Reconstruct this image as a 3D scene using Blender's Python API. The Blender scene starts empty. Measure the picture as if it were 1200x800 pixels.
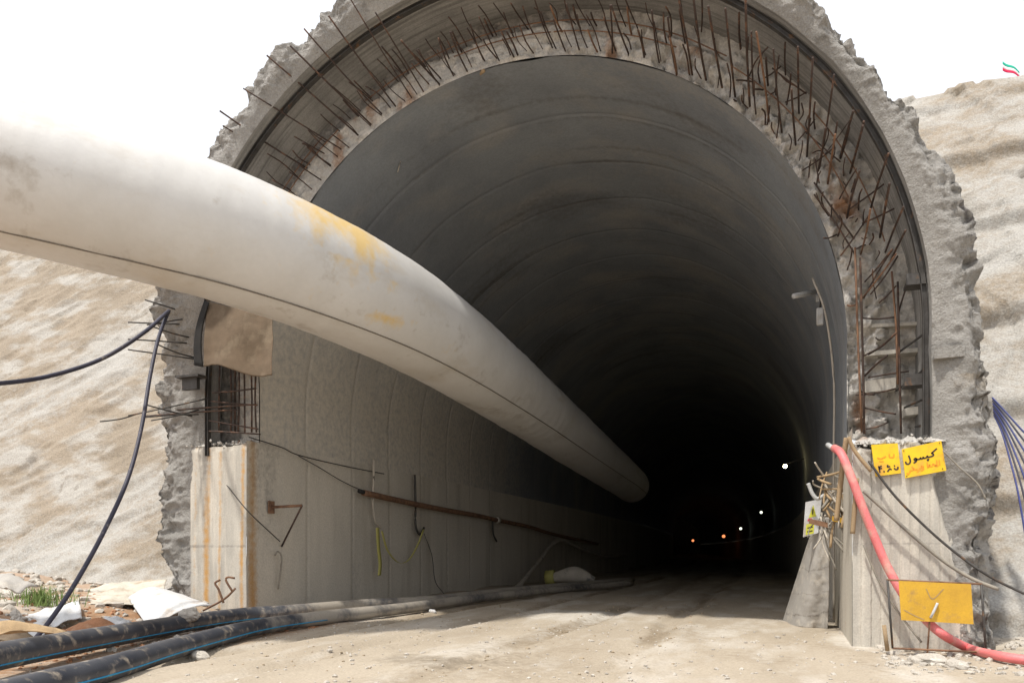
import bpy, math, random
import numpy as np
from mathutils import Vector
random.seed(7); rng = np.random.default_rng(7)
S = bpy.context.scene
C = S.collection
R_ = math.radians

# ---------------------------------------------------------------- camera, sky, sun, exposure
EYE = 1.45; YAW = math.atan(320/900); CA, SA = math.cos(YAW), math.sin(YAW)
cam_d = bpy.data.cameras.new('camera'); cam = bpy.data.objects.new('camera', cam_d); C.objects.link(cam)
cam.location = (0, 0, EYE); cam.rotation_euler = (R_(90), 0, YAW)
cam_d.sensor_width = 36; cam_d.lens = 27; cam_d.shift_y = (645-400)/1200
cam_d.clip_start = 0.1; cam_d.clip_end = 3000
S.camera = cam

SUN_EL = R_(67)      # the sun stands high behind the camera, a little to the left
sx, sy = -0.38, -0.92
n_ = math.hypot(sx, sy); sv = Vector((sx/n_*math.cos(SUN_EL), sy/n_*math.cos(SUN_EL), math.sin(SUN_EL)))
sun_d = bpy.data.lights.new('sun', 'SUN'); sun_d.energy = 2.7; sun_d.angle = R_(2.5); sun_d.color = (1.0, .955, .88)
sun = bpy.data.objects.new('sun', sun_d); C.objects.link(sun)
sun.rotation_euler = (-sv).to_track_quat('-Z', 'Y').to_euler(); sun.location = (-10, -20, 40)
w = bpy.data.worlds.new('World'); S.world = w; w.use_nodes = True
nt = w.node_tree; bg = nt.nodes['Background']
sky = nt.nodes.new('ShaderNodeTexSky'); sky.sky_type = 'NISHITA'; sky.sun_disc = False
sky.sun_elevation = SUN_EL; sky.sun_rotation = math.atan2(sx, sy) % (2*math.pi)
sky.air_density = 1.0; sky.dust_density = 4.0; sky.ozone_density = 1.0
veil = nt.nodes.new('ShaderNodeMix'); veil.data_type = 'RGBA'      # thin bright cloud veil over the whole sky
veil.inputs['Factor'].default_value = .72; veil.inputs[7].default_value = (9.2, 9.3, 9.6, 1)
nt.links.new(sky.outputs[0], veil.inputs[6]); nt.links.new(veil.outputs[2], bg.inputs[0])
bg.inputs[1].default_value = 0.098
S.view_settings.view_transform = 'Standard'; S.view_settings.look = 'None'
S.view_settings.exposure = 0.70; S.view_settings.gamma = 1
S.cycles.max_bounces = 8; S.cycles.diffuse_bounces = 5

# ---------------------------------------------------------------- placing helpers
def ray(px, py):
    u, v = (px-600)/900, (645-py)/900
    return Vector((u*CA-SA, u*SA+CA, v))
E0 = Vector((0, 0, EYE))
def WY(px, py, Y): r = ray(px, py); return E0 + r*(Y/r.y)
def WX(px, py, X): r = ray(px, py); return E0 + r*(X/r.x)
def WD(px, py, d): return E0 + ray(px, py)*d
def WZ(px, py, Z): r = ray(px, py); return E0 + r*((Z-EYE)/r.z)

# ---------------------------------------------------------------- noise (numpy)
def _h(i, j, k, s):
    n = (i*374761393 + j*668265263 + k*2147483647 + s*974711) & 0xffffffff
    n = ((n ^ (n >> 13)) * 1274126177) & 0xffffffff
    n = ((n ^ (n >> 16)) * 2246822519) & 0xffffffff
    return ((n ^ (n >> 15)) & 0xffff)/65535.0
def vnoise(x, y, z, s=0):
    xi, yi, zi = np.floor(x).astype(np.int64), np.floor(y).astype(np.int64), np.floor(z).astype(np.int64)
    f = [x-xi, y-yi, z-zi]; f = [a*a*(3-2*a) for a in f]
    r = 0
    for a in (0, 1):
        for b in (0, 1):
            for c in (0, 1):
                r = r + _h(xi+a, yi+b, zi+c, s)*(f[0] if a else 1-f[0])*(f[1] if b else 1-f[1])*(f[2] if c else 1-f[2])
    return r*2-1
def fbm(x, y, z, sc=1, o=4, s=0, ridge=False):
    x, y, z = [np.asarray(q, float) for q in (x, y, z)]
    x, y, z = np.broadcast_arrays(x, y, z)
    t, a, tot = 0, 1., 0.
    for i in range(o):
        v = vnoise(x*sc+13.7*i, y*sc-7.1*i, z*sc+3.3*i, s+i)
        if ridge: v = 1-2*np.abs(v)
        t = t + a*v; tot += a; a *= .5; sc *= 2.03
    return t/tot
def cells(x, y, z, sc, s=0):
    """angular broken chunks: each cell is a tilted facet"""
    x, y, z = [np.asarray(q, float)*sc for q in np.broadcast_arrays(x, y, z)]
    xi, yi, zi = [np.floor(q).astype(np.int64) for q in (x, y, z)]
    b1 = np.full(x.shape, 9.); b2 = b1.copy(); val = np.zeros(x.shape)
    for a in (-1, 0, 1):
        for b in (-1, 0, 1):
            for c in (-1, 0, 1):
                i, j, k = xi+a, yi+b, zi+c
                dx, dy, dz = x-i-_h(i, j, k, s+1), y-j-_h(i, j, k, s+2), z-k-_h(i, j, k, s+3)
                d = np.sqrt(dx*dx+dy*dy+dz*dz)
                v = (_h(i, j, k, s+4)-.5)+1.1*(dx*(_h(i, j, k, s+5)-.5)+dy*(_h(i, j, k, s+6)-.5)+dz*(_h(i, j, k, s+7)-.5))
                m = d < b1; b2 = np.where(m, b1, np.minimum(b2, d)); val = np.where(m, v, val); b1 = np.where(m, d, b1)
    return val, b2-b1
def sstep(a, b, x):
    t = np.clip((np.asarray(x, float)-a)/(b-a), 0, 1); return t*t*(3-2*t)

# ---------------------------------------------------------------- materials
def M(name, c1, c2, scale=1.5, stretch=(1, 1, 1), rot=(0, 0, 0), c3=None, s3=6., t3=(.52, .66), m3=(1, 1, 1), rough=.9, bump=.4, bscale=25, bdist=.02,
      masks=(), metal=0, spec=.3, lo=.35, hi=.65, fine=.12, pits=0):
    m = bpy.data.materials.new(name); m.use_nodes = True
    t = m.node_tree; N = t.nodes; L = t.links; P = N['Principled BSDF']
    tc = N.new('ShaderNodeTexCoord')
    mp = N.new('ShaderNodeMapping'); mp.inputs['Scale'].default_value = stretch; mp.inputs['Rotation'].default_value = rot
    L.new(tc.outputs['Object'], mp.inputs[0])
    def noise(sc, det=8, vec=None, ro=.6):
        n = N.new('ShaderNodeTexNoise'); n.inputs['Scale'].default_value = sc; n.inputs['Detail'].default_value = det; n.inputs['Roughness'].default_value = ro
        L.new((vec or mp.outputs[0]), n.inputs['Vector']); return n.outputs['Fac']
    def rmp(src, a, b):
        r = N.new('ShaderNodeMapRange'); r.inputs[1].default_value = a; r.inputs[2].default_value = b; L.new(src, r.inputs[0]); return r.outputs[0]
    def mix(f, a, b, mode='MIX'):
        x = N.new('ShaderNodeMix'); x.data_type = 'RGBA'; x.blend_type = mode
        if isinstance(f, float): x.inputs[0].default_value = f
        else: L.new(f, x.inputs[0])
        for s_, v in ((6, a), (7, b)):
            if isinstance(v, tuple): x.inputs[s_].default_value = (*v, 1)
            else: L.new(v, x.inputs[s_])
        return x.outputs[2]
    col = mix(rmp(noise(scale), lo, hi), tuple(c1), tuple(c2))
    if c3:
        mp3 = N.new('ShaderNodeMapping'); mp3.inputs['Scale'].default_value = m3; mp3.inputs['Rotation'].default_value = rot; L.new(tc.outputs['Object'], mp3.inputs[0])
        col = mix(rmp(noise(s3, 7, mp3.outputs[0]), *t3), col, tuple(c3))
    for an, mc in masks:
        at = N.new('ShaderNodeAttribute'); at.attribute_name = an
        nz = noise(7, 6, tc.outputs['Object'])
        ad = N.new('ShaderNodeMath'); ad.operation = 'ADD'; L.new(at.outputs['Fac'], ad.inputs[0])
        mu = N.new('ShaderNodeMath'); mu.operation = 'MULTIPLY'; mu.inputs[1].default_value = .55; L.new(rmp(nz, .3, .7), mu.inputs[0])
        L.new(mu.outputs[0], ad.inputs[1])
        col = mix(rmp(ad.outputs[0], .5, 1.35), col, tuple(mc))
    if fine:
        col = mix(rmp(noise(bscale*2.2, 4, tc.outputs['Object']), .25, .75), mix(1.0, col, (1-fine*1.6,)*3, 'MULTIPLY'), mix(1.0, col, (1+fine,)*3, 'MULTIPLY'))
    L.new(col, P.inputs['Base Color'])
    P.inputs['Roughness'].default_value = rough; P.inputs['Metallic'].default_value = metal; P.inputs['Specular IOR Level'].default_value = spec
    if bump:
        b = N.new('ShaderNodeBump'); b.inputs['Strength'].default_value = bump; b.inputs['Distance'].default_value = bdist
        h = noise(bscale, 8, tc.outputs['Object'], .7)
        if pits:
            vo = N.new('ShaderNodeTexVoronoi'); vo.inputs['Scale'].default_value = pits; L.new(tc.outputs['Object'], vo.inputs['Vector'])
            mm = N.new('ShaderNodeMath'); mm.operation = 'ADD'; L.new(h, mm.inputs[0]); L.new(rmp(vo.outputs['Distance'], 0, .35), mm.inputs[1]); h = mm.outputs[0]
        L.new(h, b.inputs['Height']); L.new(b.outputs[0], P.inputs['Normal'])
    return m
def emis(name, c, s):
    m = bpy.data.materials.new(name); m.use_nodes = True; P = m.node_tree.nodes['Principled BSDF']
    P.inputs['Base Color'].default_value = (*c, 1); P.inputs['Emission Color'].default_value = (*c, 1); P.inputs['Emission Strength'].default_value = s; return m

RUSTC = (.30, .12, .035)
m_vault = M('lining_concrete', (.26, .28, .30), (.20, .215, .235), .55, c3=(.31, .305, .295), s3=.5, m3=(1, 1.2, .35), t3=(.5, .7), bump=.35, bscale=9, bdist=.03,
            masks=(('stain', (.33, .32, .30)), ('lit_wall', (.58, .535, .455)), ('dark', (.14, .138, .138))), rough=.8, fine=.08)
m_wall = M('wall_concrete', (.60, .555, .475), (.50, .465, .40), .8, stretch=(1, 1, .25), c3=(.42, .38, .31), s3=1.6, m3=(1, 1, .12), t3=(.52, .75), bump=.35, bscale=12, bdist=.02,
           masks=(('rust', (.42, .26, .12)), ('pale', (.58, .54, .47)), ('dark', (.20, .19, .175))), rough=.85)
m_foot = M('board_marked_concrete', (.50, .47, .41), (.40, .375, .33), 1.1, stretch=(1.6, 1, .6), c3=(.60, .555, .475), s3=2.0, m3=(3, 1, .25), t3=(.45, .7), bump=.4, bscale=20, bdist=.015,
           masks=(('rust', (.52, .30, .11)), ('dark', (.17, .155, .14))))
m_face = M('broken_concrete', (.56, .53, .48), (.42, .40, .37), 1.3, c3=(.66, .62, .56), s3=3., t3=(.5, .68), bump=.8, bscale=14, bdist=.05,
           masks=(('rust', (.30, .15, .07)), ('dark', (.19, .18, .17))), fine=.16)
m_shell = M('shotcrete', (.45, .43, .40), (.34, .325, .30), 1.2, c3=(.24, .225, .20), s3=3.5, t3=(.55, .72), bump=1.0, bscale=18, bdist=.09,
            masks=(('dark', (.14, .13, .125)), ('tan', (.42, .35, .26))), fine=.16)
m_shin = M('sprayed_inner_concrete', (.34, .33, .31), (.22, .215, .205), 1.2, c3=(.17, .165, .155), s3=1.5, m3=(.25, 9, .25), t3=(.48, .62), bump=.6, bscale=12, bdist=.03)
m_hill = M('sprayed_hillside', (.33, .275, .21), (.27, .225, .17), .35, stretch=(1, 1, 1), c3=(.41, .385, .345), s3=.5, m3=(1, 1.0, 2.4), rot=(0, R_(33), 0), t3=(.47, .60), bump=.8, bscale=13, bdist=.06,
           masks=(('pale', (.42, .405, .375)), ('dark', (.20, .17, .13))), fine=.22)
m_ground = M('site_ground', (.42, .36, .28), (.34, .285, .215), .5, stretch=(1.6, .35, 1), c3=(.49, .445, .38), s3=.7, m3=(1.4, .45, 1), t3=(.5, .66), bump=.6, bscale=14, bdist=.03,
             masks=(('mud', (.235, .185, .125)), ('soil', (.30, .17, .09)), ('pale', (.58, .545, .485)), ('wet', (.20, .165, .12))), fine=.13)
m_rebar = M('rusty_steel', (.085, .055, .042), (.05, .038, .034), 8, c3=(.20, .11, .07), s3=5, t3=(.52, .68), rough=.75, bump=.5, bscale=120, bdist=.004, metal=.2)
m_rustb = M('orange_rust', (.27, .15, .085), (.14, .08, .055), 5, c3=(.12, .06, .035), s3=9, rough=.85, bump=.5, bscale=90, bdist=.005)
m_steel = M('dull_dark_steel', (.10, .095, .09), (.06, .055, .05), 4, c3=(.22, .12, .06), s3=5, t3=(.58, .7), rough=.6, bump=.3, metal=.5)
m_ribs = M('cement_coated_steel', (.20, .185, .17), (.13, .12, .11), 4, c3=(.30, .28, .25), s3=5, rough=.8, bump=.4)
m_duct = M('duct_fabric', (.58, .57, .55), (.52, .505, .475), .6, c3=(.46, .41, .34), s3=1.2, m3=(.6, .6, 1.5), t3=(.55, .8), rough=.42, bump=.25, bscale=5, bdist=.02,
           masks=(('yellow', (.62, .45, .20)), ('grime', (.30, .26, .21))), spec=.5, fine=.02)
m_seam = M('seam_fabric', (.20, .175, .14), (.14, .12, .10), 4, bump=0)
m_pipe = M('black_plastic_pipe', (.035, .039, .050), (.065, .069, .080), 2, c3=(.34, .29, .23), s3=6, m3=(1, 1, 1), t3=(.54, .72), rough=.45, bump=.15, bscale=30, bdist=.01,
           masks=(('dust', (.35, .315, .265)),), spec=.5)
m_blue = M('blue_stripe', (.02, .22, .46), (.03, .30, .52), 3, bump=0, rough=.5)
m_dust = M('dusty_hose', (.50, .45, .38), (.40, .36, .30), 3, c3=(.10, .10, .11), s3=3, t3=(.6, .7), rough=.8, bump=.3)
m_cable = M('dark_cable', (.035, .035, .055), (.055, .052, .075), 4, rough=.5, bump=.1, c3=(.2, .18, .17), s3=9, t3=(.6, .75))
m_bcab = M('blue_cable', (.035, .045, .16), (.05, .06, .20), 4, rough=.45, bump=0)
m_gcab = M('grey_rope', (.30, .27, .22), (.20, .185, .16), 6, rough=.9, bump=.3, bscale=60)
m_tan = M('tan_stick', (.42, .30, .17), (.28, .20, .12), 4, stretch=(1, 1, .2), rough=.85, bump=.3)
m_red = M('pink_red_hose', (.72, .19, .19), (.62, .15, .15), 3, c3=(.55, .36, .29), s3=4, t3=(.48, .72), rough=.55, bump=.1, spec=.5)
m_yel = M('yellow_paint', (.80, .53, .02), (.70, .43, .02), 5, c3=(.62, .33, .06), s3=6, t3=(.52, .72), rough=.5, bump=.1, fine=.04)
m_yel2 = M('ochre_yellow_paint', (.62, .37, .035), (.50, .29, .035), 3, c3=(.36, .22, .08), s3=5, t3=(.56, .74), rough=.55, bump=.15, fine=.06)
m_blk = M('black_print', (.03, .02, .02), (.05, .03, .03), 5, bump=0, rough=.6)
m_org = M('faded_orange_print', (.80, .24, .03), (.82, .34, .02), 18, bump=0, rough=.6)
m_cream = M('cream_tarp', (.56, .52, .44), (.45, .41, .34), 2, c3=(.36, .28, .20), s3=3, t3=(.52, .7), rough=.8, bump=.5, bscale=12)
m_white = M('white_sheet', (.62, .62, .62), (.52, .52, .51), 2, c3=(.40, .33, .26), s3=3, t3=(.54, .72), rough=.6, bump=.2)
m_cloth = M('brown_sacking', (.17, .125, .085), (.12, .09, .06), 2.5, c3=(.21, .165, .115), s3=2, rough=.95, bump=.6, bscale=60, bdist=.01)
m_canvas = M('grey_canvas', (.42, .395, .36), (.32, .30, .27), 2, c3=(.50, .46, .40), s3=4, rough=.95, bump=.4, bscale=40, bdist=.01, masks=(('dark', (.16, .14, .12)),))
m_black = M('black_rubber', (.02, .02, .02), (.035, .033, .03), 3, bump=.2)
m_soil = M('red_soil', (.42, .20, .10), (.34, .17, .09), 2, c3=(.46, .28, .17), s3=5, bump=.8, bscale=25, bdist=.03)
m_rock = M('pale_stone', (.48, .44, .38), (.34, .31, .27), 3, c3=(.58, .54, .47), s3=6, bump=.6, bscale=30, bdist=.02)
m_mudc = M('dry_mud', (.38, .31, .22), (.28, .225, .155), 4, bump=.5)
m_grass = M('green_grass', (.10, .17, .04), (.16, .21, .06), 9, bump=0, rough=.7)
m_ribbon = M('yellow_ribbon', (.42, .40, .12), (.42, .38, .12), 8, bump=0, rough=.6)
m_green = M('green_cloth', (.02, .38, .26), (.03, .44, .30), 3, bump=0); m_wcl = M('white_cloth', (.8, .8, .8), (.74, .74, .74), 3, bump=0); m_rcl = M('red_cloth', (.70, .03, .10), (.62, .03, .09), 3, bump=0)
m_silver = M('silvery_metal', (.55, .55, .54), (.45, .45, .44), 4, rough=.4, bump=.1)
m_gpaint = M('yellow_green_paint', (.62, .60, .05), (.55, .55, .08), 6, bump=0, rough=.6)

# ---------------------------------------------------------------- object helpers
def mesh_np(name, V, F, mat, parent=None, smooth=True, attrs=None):
    me = bpy.data.meshes.new(name); V = np.asarray(V, np.float32).reshape(-1, 3); F = np.asarray(F, np.int32)
    k = F.shape[1]
    me.vertices.add(len(V)); me.vertices.foreach_set('co', V.ravel())
    me.loops.add(F.size); me.loops.foreach_set('vertex_index', F.ravel())
    me.polygons.add(len(F)); me.polygons.foreach_set('loop_start', np.arange(0, F.size, k, dtype=np.int32))
    me.polygons.foreach_set('loop_total', np.full(len(F), k, np.int32))
    me.polygons.foreach_set('use_smooth', np.full(len(F), smooth))
    me.update(calc_edges=True); me.validate()
    for an, a in (attrs or {}).items():
        at = me.attributes.new(an, 'FLOAT', 'POINT'); at.data.foreach_set('value', np.asarray(a, np.float32).ravel())
    me.materials.append(mat)
    o = bpy.data.objects.new(name, me); C.objects.link(o); o.parent = parent
    return o
def gfaces(n, m, closed=False, keep=None):
    i, j = np.meshgrid(np.arange(n-1), np.arange(m if closed else m-1), indexing='ij'); j2 = (j+1) % m
    F = np.stack([i*m+j, (i+1)*m+j, (i+1)*m+j2, i*m+j2], -1)
    if keep is not None: F = F[keep]
    return F.reshape(-1, 4)
def grid(name, P, mat, parent=None, closed=False, attrs=None, keep=None, smooth=True):
    n, m = P.shape[:2]; return mesh_np(name, P, gfaces(n, m, closed, keep), mat, parent, smooth, attrs)
def tag(o, label=None, cat=None, group=None, kind=None):
    if label: o['label'] = label
    if cat: o['category'] = cat
    if group: o['group'] = group
    if kind: o['kind'] = kind
    return o
def thing(name, label, cat, loc=(0, 0, 0), group=None):
    o = bpy.data.objects.new(name, None); o.location = loc; C.objects.link(o); return tag(o, label, cat, group)
def smooth_path(pts, n):
    P = np.array([list(p) for p in pts], float)
    if len(P) < 3: return np.array([P[0]+(P[-1]-P[0])*t for t in np.linspace(0, 1, n)])
    Q = np.vstack([2*P[0]-P[1], P, 2*P[-1]-P[-2]]); out = []
    for t in np.linspace(0, len(P)-1-1e-9, n):
        i = int(t); f = t-i; a, b, c, d = Q[i:i+4]
        out.append(.5*((2*b)+(c-a)*f+(2*a-5*b+4*c-d)*f*f+(3*b-a-3*c+d)*f**3))
    return np.array(out)
def frames(P):
    T = np.gradient(P, axis=0); T /= np.linalg.norm(T, axis=1)[:, None]+1e-12
    up = np.array([0, 0, 1.]); A = np.cross(T, up); bad = np.linalg.norm(A, axis=1) < .05; A[bad] = np.cross(T[bad], [0, 1., 0]); A /= np.linalg.norm(A, axis=1)[:, None]
    return T, A, np.cross(A, T)
def tube(name, pts, r, mat, parent=None, seg=8, n=None, attrs=None, caps=True, origin=None):
    P = smooth_path(pts, n or max(2, (len(pts)-1)*8)) if len(pts) > 2 or n else np.array([list(p) for p in pts], float)
    rr = np.broadcast_to(np.asarray(r, float), (len(P),)) if np.ndim(r) == 0 else np.interp(np.linspace(0, 1, len(P)), np.linspace(0, 1, len(r)), r)
    T, A, B = frames(P); th = np.linspace(0, 2*np.pi, seg, endpoint=False)
    V = P[:, None]+rr[:, None, None]*(np.cos(th)[None, :, None]*A[:, None]+np.sin(th)[None, :, None]*B[:, None])
    if caps:
        V = np.concatenate([np.repeat(P[:1, None], seg, 1), V, np.repeat(P[-1:, None], seg, 1)], 0)
        if attrs: attrs = {k: np.concatenate([v[:1], v, v[-1:]]) for k, v in attrs.items()}
    if attrs: attrs = {k: np.repeat(v[:, None], seg, 1) for k, v in attrs.items()}
    return grid(name, V, mat, parent, True, attrs)
def boxes(name, L, mat, parent=None):
    """L: list of (corner origin, edge a, edge b, edge c) parallelepipeds in one part"""
    V, F = [], []
    for o, a, b, c in L:
        o, a, b, c = [np.array(list(q), float) for q in (o, a, b, c)]; k = len(V)
        V += [o, o+a, o+a+b, o+b, o+c, o+a+c, o+a+b+c, o+b+c]
        F += [[k+q for q in f] for f in ((0, 3, 2, 1), (4, 5, 6, 7), (0, 1, 5, 4), (1, 2, 6, 5), (2, 3, 7, 6), (3, 0, 4, 7))]
    return mesh_np(name, V, F, mat, parent, False)
def box(name, c, s, mat, parent=None):
    return boxes(name, [((c[0]-s[0]/2, c[1]-s[1]/2, c[2]-s[2]/2), (s[0], 0, 0), (0, s[1], 0), (0, 0, s[2]))], mat, parent)
def solid(o, th, off=0):
    md = o.modifiers.new('thick', 'SOLIDIFY'); md.thickness = th; md.offset = off; return o
def patch(name, A_, B_, D_, C_, mat, parent=None, nu=24, nv=24, f=None, attrs=None, thick=.008):
    """bilinear sheet A-B (top) to D-C (bottom), f(u,v) gives an xyz offset"""
    u, v = np.meshgrid(np.linspace(0, 1, nu), np.linspace(0, 1, nv), indexing='ij')
    A_, B_, C_, D_ = [np.array(list(q), float) for q in (A_, B_, C_, D_)]
    P = A_*((1-u)*(1-v))[..., None]+B_*(u*(1-v))[..., None]+C_*(u*v)[..., None]+D_*((1-u)*v)[..., None]
    if f: P = P+f(u, v)
    return solid(grid(name, P, mat, parent, attrs=attrs(u, v) if attrs else None), thick)

# ---------------------------------------------------------------- ground
def bend(Y): return -.00055*np.maximum(0, np.asarray(Y, float)-20)**2       # the tunnel curves gently to the left
def gz(x, y):
    x = np.asarray(x, float); y = np.asarray(y, float)
    out = 1-sstep(13, 15, y)
    z = .5*sstep(-10.2, -13.5, x+.0*y)*out*sstep(4, 9, y) + .55*sstep(-12, -18, x)*sstep(8, 15, y)
    z = z + .15*sstep(2.6, 4.5, x)*sstep(8.5, 12.5, y)
    inn = sstep(16, 22, y)
    z = z*(1-inn*(x > -12)*(x < 2))
    rough = .035+.09*sstep(-9.5, -12, x)+.05*sstep(.5, 2, x)*sstep(9, 12, y)
    z = z+rough*fbm(x, y, 0, .9, 5, 3)
    xc = x-bend(y)
    for rx in (-2.2, -3.9, -6.0, -7.5):                                      # wheel ruts running into the tunnel
        wob = .25*fbm(0*x, y, 0, .12, 2, 40+int(-rx*10))
        z = z-(.05+.018*(np.abs((y*6.5+.6*np.abs(xc-rx-wob)*12) % 1-.5) < .22))*np.exp(-((xc-rx-wob)/.20)**4)+.035*np.exp(-((xc-rx-wob-.42)/.16)**2)
    return z
xs = np.unique(np.concatenate([np.linspace(-140, -26, 20), np.linspace(-26, -15, 60), np.linspace(-15, 5, 300), np.linspace(5, 12, 36), np.linspace(12, 120, 18)]))
ys = np.unique(np.concatenate([np.linspace(-120, 4, 22), np.linspace(4, 20, 260), np.linspace(20, 34, 90), np.linspace(34, 60, 60), np.linspace(60, 240, 60)]))
X, Y = np.meshgrid(xs, ys, indexing='ij'); Z = gz(X, Y)
Z = Z+sstep(5, 40, np.abs(Y-4))*0
xc = X-bend(Y)
mud = (.95*sstep(9, 17, Y)+.2)*np.maximum.reduce([np.exp(-((xc-r)/.38)**2) for r in (-2.2, -3.9, -6.0, -7.5)])*sstep(-.4, .3, fbm(xc*2, Y*.3, 0, 1, 4, 19))+.7*fbm(X, Y*.35, 0, .5, 4, 9)+.35*fbm(X, Y*.6, 0, 2, 4, 10)
soil = 1.15*sstep(-7.6, -8.8, X+.25*fbm(X, Y, 0, 1, 3, 2))*(1-sstep(13.5, 15, Y))*1.0*(fbm(X, Y, 0, 1.1, 3, 5)*.5+.65)
pale = sstep(-.05, .6, fbm(xc*1.3, Y*.5, 0, .75, 6, 21))*sstep(9, 13, Y)*(1-sstep(17.5, 19, Y))*sstep(-9, -8, X)*.85+.35*sstep(-11.5, -13, X)
pd = np.array(WZ(520, 775, 0)); puddle = 0; grav = .5*np.exp(-(((X-pd[0]+.2)/2.0)**2+((Y-pd[1]-.7)/.8)**2))
wet = grav*sstep(-.2, .3, fbm(X, Y, 0, 6, 3, 8))+.9*np.exp(-(((X-pd[0])/1.2)**2+((Y-pd[1])/.55)**2)**2)*.6+.55*sstep(18, 30, Y)*sstep(-.1, .3, fbm(xc, Y*.2, 0, .7, 3, 77))
ground = grid('ground', np.stack([X, Y, Z], -1), m_ground, attrs=dict(mud=mud, soil=soil, pale=pale, wet=wet)); tag(ground, kind='structure')

# ---------------------------------------------------------------- hillside
xs = np.unique(np.concatenate([np.linspace(-120, -32, 24), np.linspace(-32, -10, 230), np.linspace(-10, 2, 40), np.linspace(2, 14, 150), np.linspace(14, 100, 24)]))
ss = np.unique(np.concatenate([np.linspace(0, 15.6, 230), np.linspace(15.6, 21, 30), np.linspace(21, 90, 16)]))
X, Q = np.meshgrid(xs, ss, indexing='ij')
top = (13.6+2.2*sstep(-15, -21, X))/math.sin(R_(60))
sl = np.minimum(Q, top); fl = np.maximum(0, Q-top)
Yh = 14.9+sl*math.cos(R_(60))+fl*.98; Zh = -.1+sl*math.sin(R_(60))+fl*.10
cr = (33/57.3); Xr = X*math.cos(cr)+Q*math.sin(cr); Qr = -X*math.sin(cr)+Q*math.cos(cr)
d = .02*fbm(Xr*.5, Qr*3.2, 0, 1.6, 4, 101, True)+.15*fbm(Xr*.35, Qr, 0, .45, 5, 61)+.10*fbm(Xr*.5, Qr*1.3, 0, 1.4, 4, 65, True)
right = sstep(2, 3, X)
lev = Zh+.45*fbm(X, Zh, 0, .22, 3, 91)
ter = (lev/2.1) % 1.0
dr = .45*(sstep(.0, .14, ter)-ter)*(1-sstep(top-1.5, top, Q))+.13*fbm(X, Zh*1.6, 0, .9, 5, 95)+.12*np.floor(2*vnoise(X*.33, Zh*.5, 0*X, 12))
d = d*(1-right)+.6*dr*right+.12*right*cells(X, Zh, 0*X, 1.1, 33)[0]+.05*(1-right)*cells(Xr*.6, Qr, 0*X, 1.3, 36)[0]
bank = .9*np.exp(-np.maximum(0, Zh-.1)/.8)*(1+.35*fbm(X, Zh, 0, 1.2, 4, 30))
Pn = np.stack([X, Yh-d*.87-bank*.9, Zh+d*.5], -1)
cx, cz = -5.2, 4.4
dist = np.where(Pn[..., 2] > cz, np.hypot(Pn[..., 0]-cx, Pn[..., 2]-cz), np.abs(Pn[..., 0]-cx))
ok = (dist > 7.45)
keep = ok[:-1, :-1] & ok[1:, :-1] & ok[1:, 1:] & ok[:-1, 1:]
strk = fbm(Xr*.5, Qr*3.2, 0, 1.6, 4, 101, True)
pale = .25*strk+right*(.25+.5*sstep(-.2, .3, fbm(X*.5, Zh*1.4, 0, .8, 4, 73)))+(1-right)*.62*sstep(-.1, .4, fbm(Xr*.3, Qr, 0, .42, 4, 71)) + .5*np.exp(-Zh/1.2)
dark = .5*sstep(.35, .6, fbm(Xr*.5, Qr*1.5, 0, 1.1, 3, 88))+.45*sstep(.15, .6, -strk)+.6*(1-sstep(.0, .05, cells(X, Zh*1.8, 0*X, .9, 44)[1]))*sstep(0, .3, fbm(X, Zh, 0, .5, 3, 45))
hill = grid('hillside', Pn, m_hill, attrs=dict(pale=pale, dark=dark), keep=keep); tag(hill, kind='structure')

# ---------------------------------------------------------------- tunnel lining
CX, CZ, RI = -5.04, 4.87, 6.02
lin = thing('tunnel_lining', 'grey concrete horseshoe tunnel lining running into darkness with rusty bars at its mouth', 'tunnel', (CX, 14, 0))
def local(P, o): return np.asarray(P)-np.array(o.location)
def prof(s, rad, zl=3.85, zr=3.3):
    """s in 0..1 from the right springing block over the crown to the left block"""
    la, lb = CZ-zr, CZ-zl; arc = math.pi*rad; tot = la+arc+lb; q = np.asarray(s)*tot
    th = np.clip((q-la)/rad, 0, math.pi)
    x = CX+rad*np.cos(th); z = CZ+rad*np.sin(th)
    z = np.where(q < la, zr+q, z); z = np.where(q > la+arc, CZ-(q-la-arc), z)
    return x, z, th
joints = 14+2.08*np.arange(0, 14)
yl = [14.0]
for j in joints[1:]: yl += [j-.05, j-.02, j+.02, j+.05]
yl = np.unique(np.concatenate([yl, np.arange(14.1, 43, .13), np.linspace(43, 230, 90)]))
s_ = np.linspace(0, 1, 190)
Sg, Yg = np.meshgrid(s_, yl, indexing='ij')
x, z, th = prof(Sg, RI)
ring = np.floor((Yg-14)/2.08)
off = .006*_h(ring.astype(np.int64), 3, 1, 4)+.035*fbm(th*6, Yg*.7, 0, .7, 4, 44)
groove = np.zeros_like(Yg)
for j in joints[1:]: groove = np.maximum(groove, np.abs(Yg-j) < .03)
rad = off+groove*.007
nx, nz = np.cos(th), np.sin(th)
front = sstep(math.pi*.90, math.pi, th)*(1-sstep(14, 14.7, Yg))*.27
P = np.stack([x+nx*rad+bend(Yg), Yg+front+.04*fbm(th*6, Yg, 0, 2, 3, 4)*(Yg < 14.05), z+nz*rad], -1)
stain = .55*sstep(0, .5, fbm(th*2.2, Yg*.8, 1, .8, 4, 47))+.5*(_h(ring.astype(np.int64), 9, 2, 8) > .6)*.3
leak = sstep(.35, .6, fbm(th*.8, Yg*5, 0, 1, 3, 55))*.5
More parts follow.
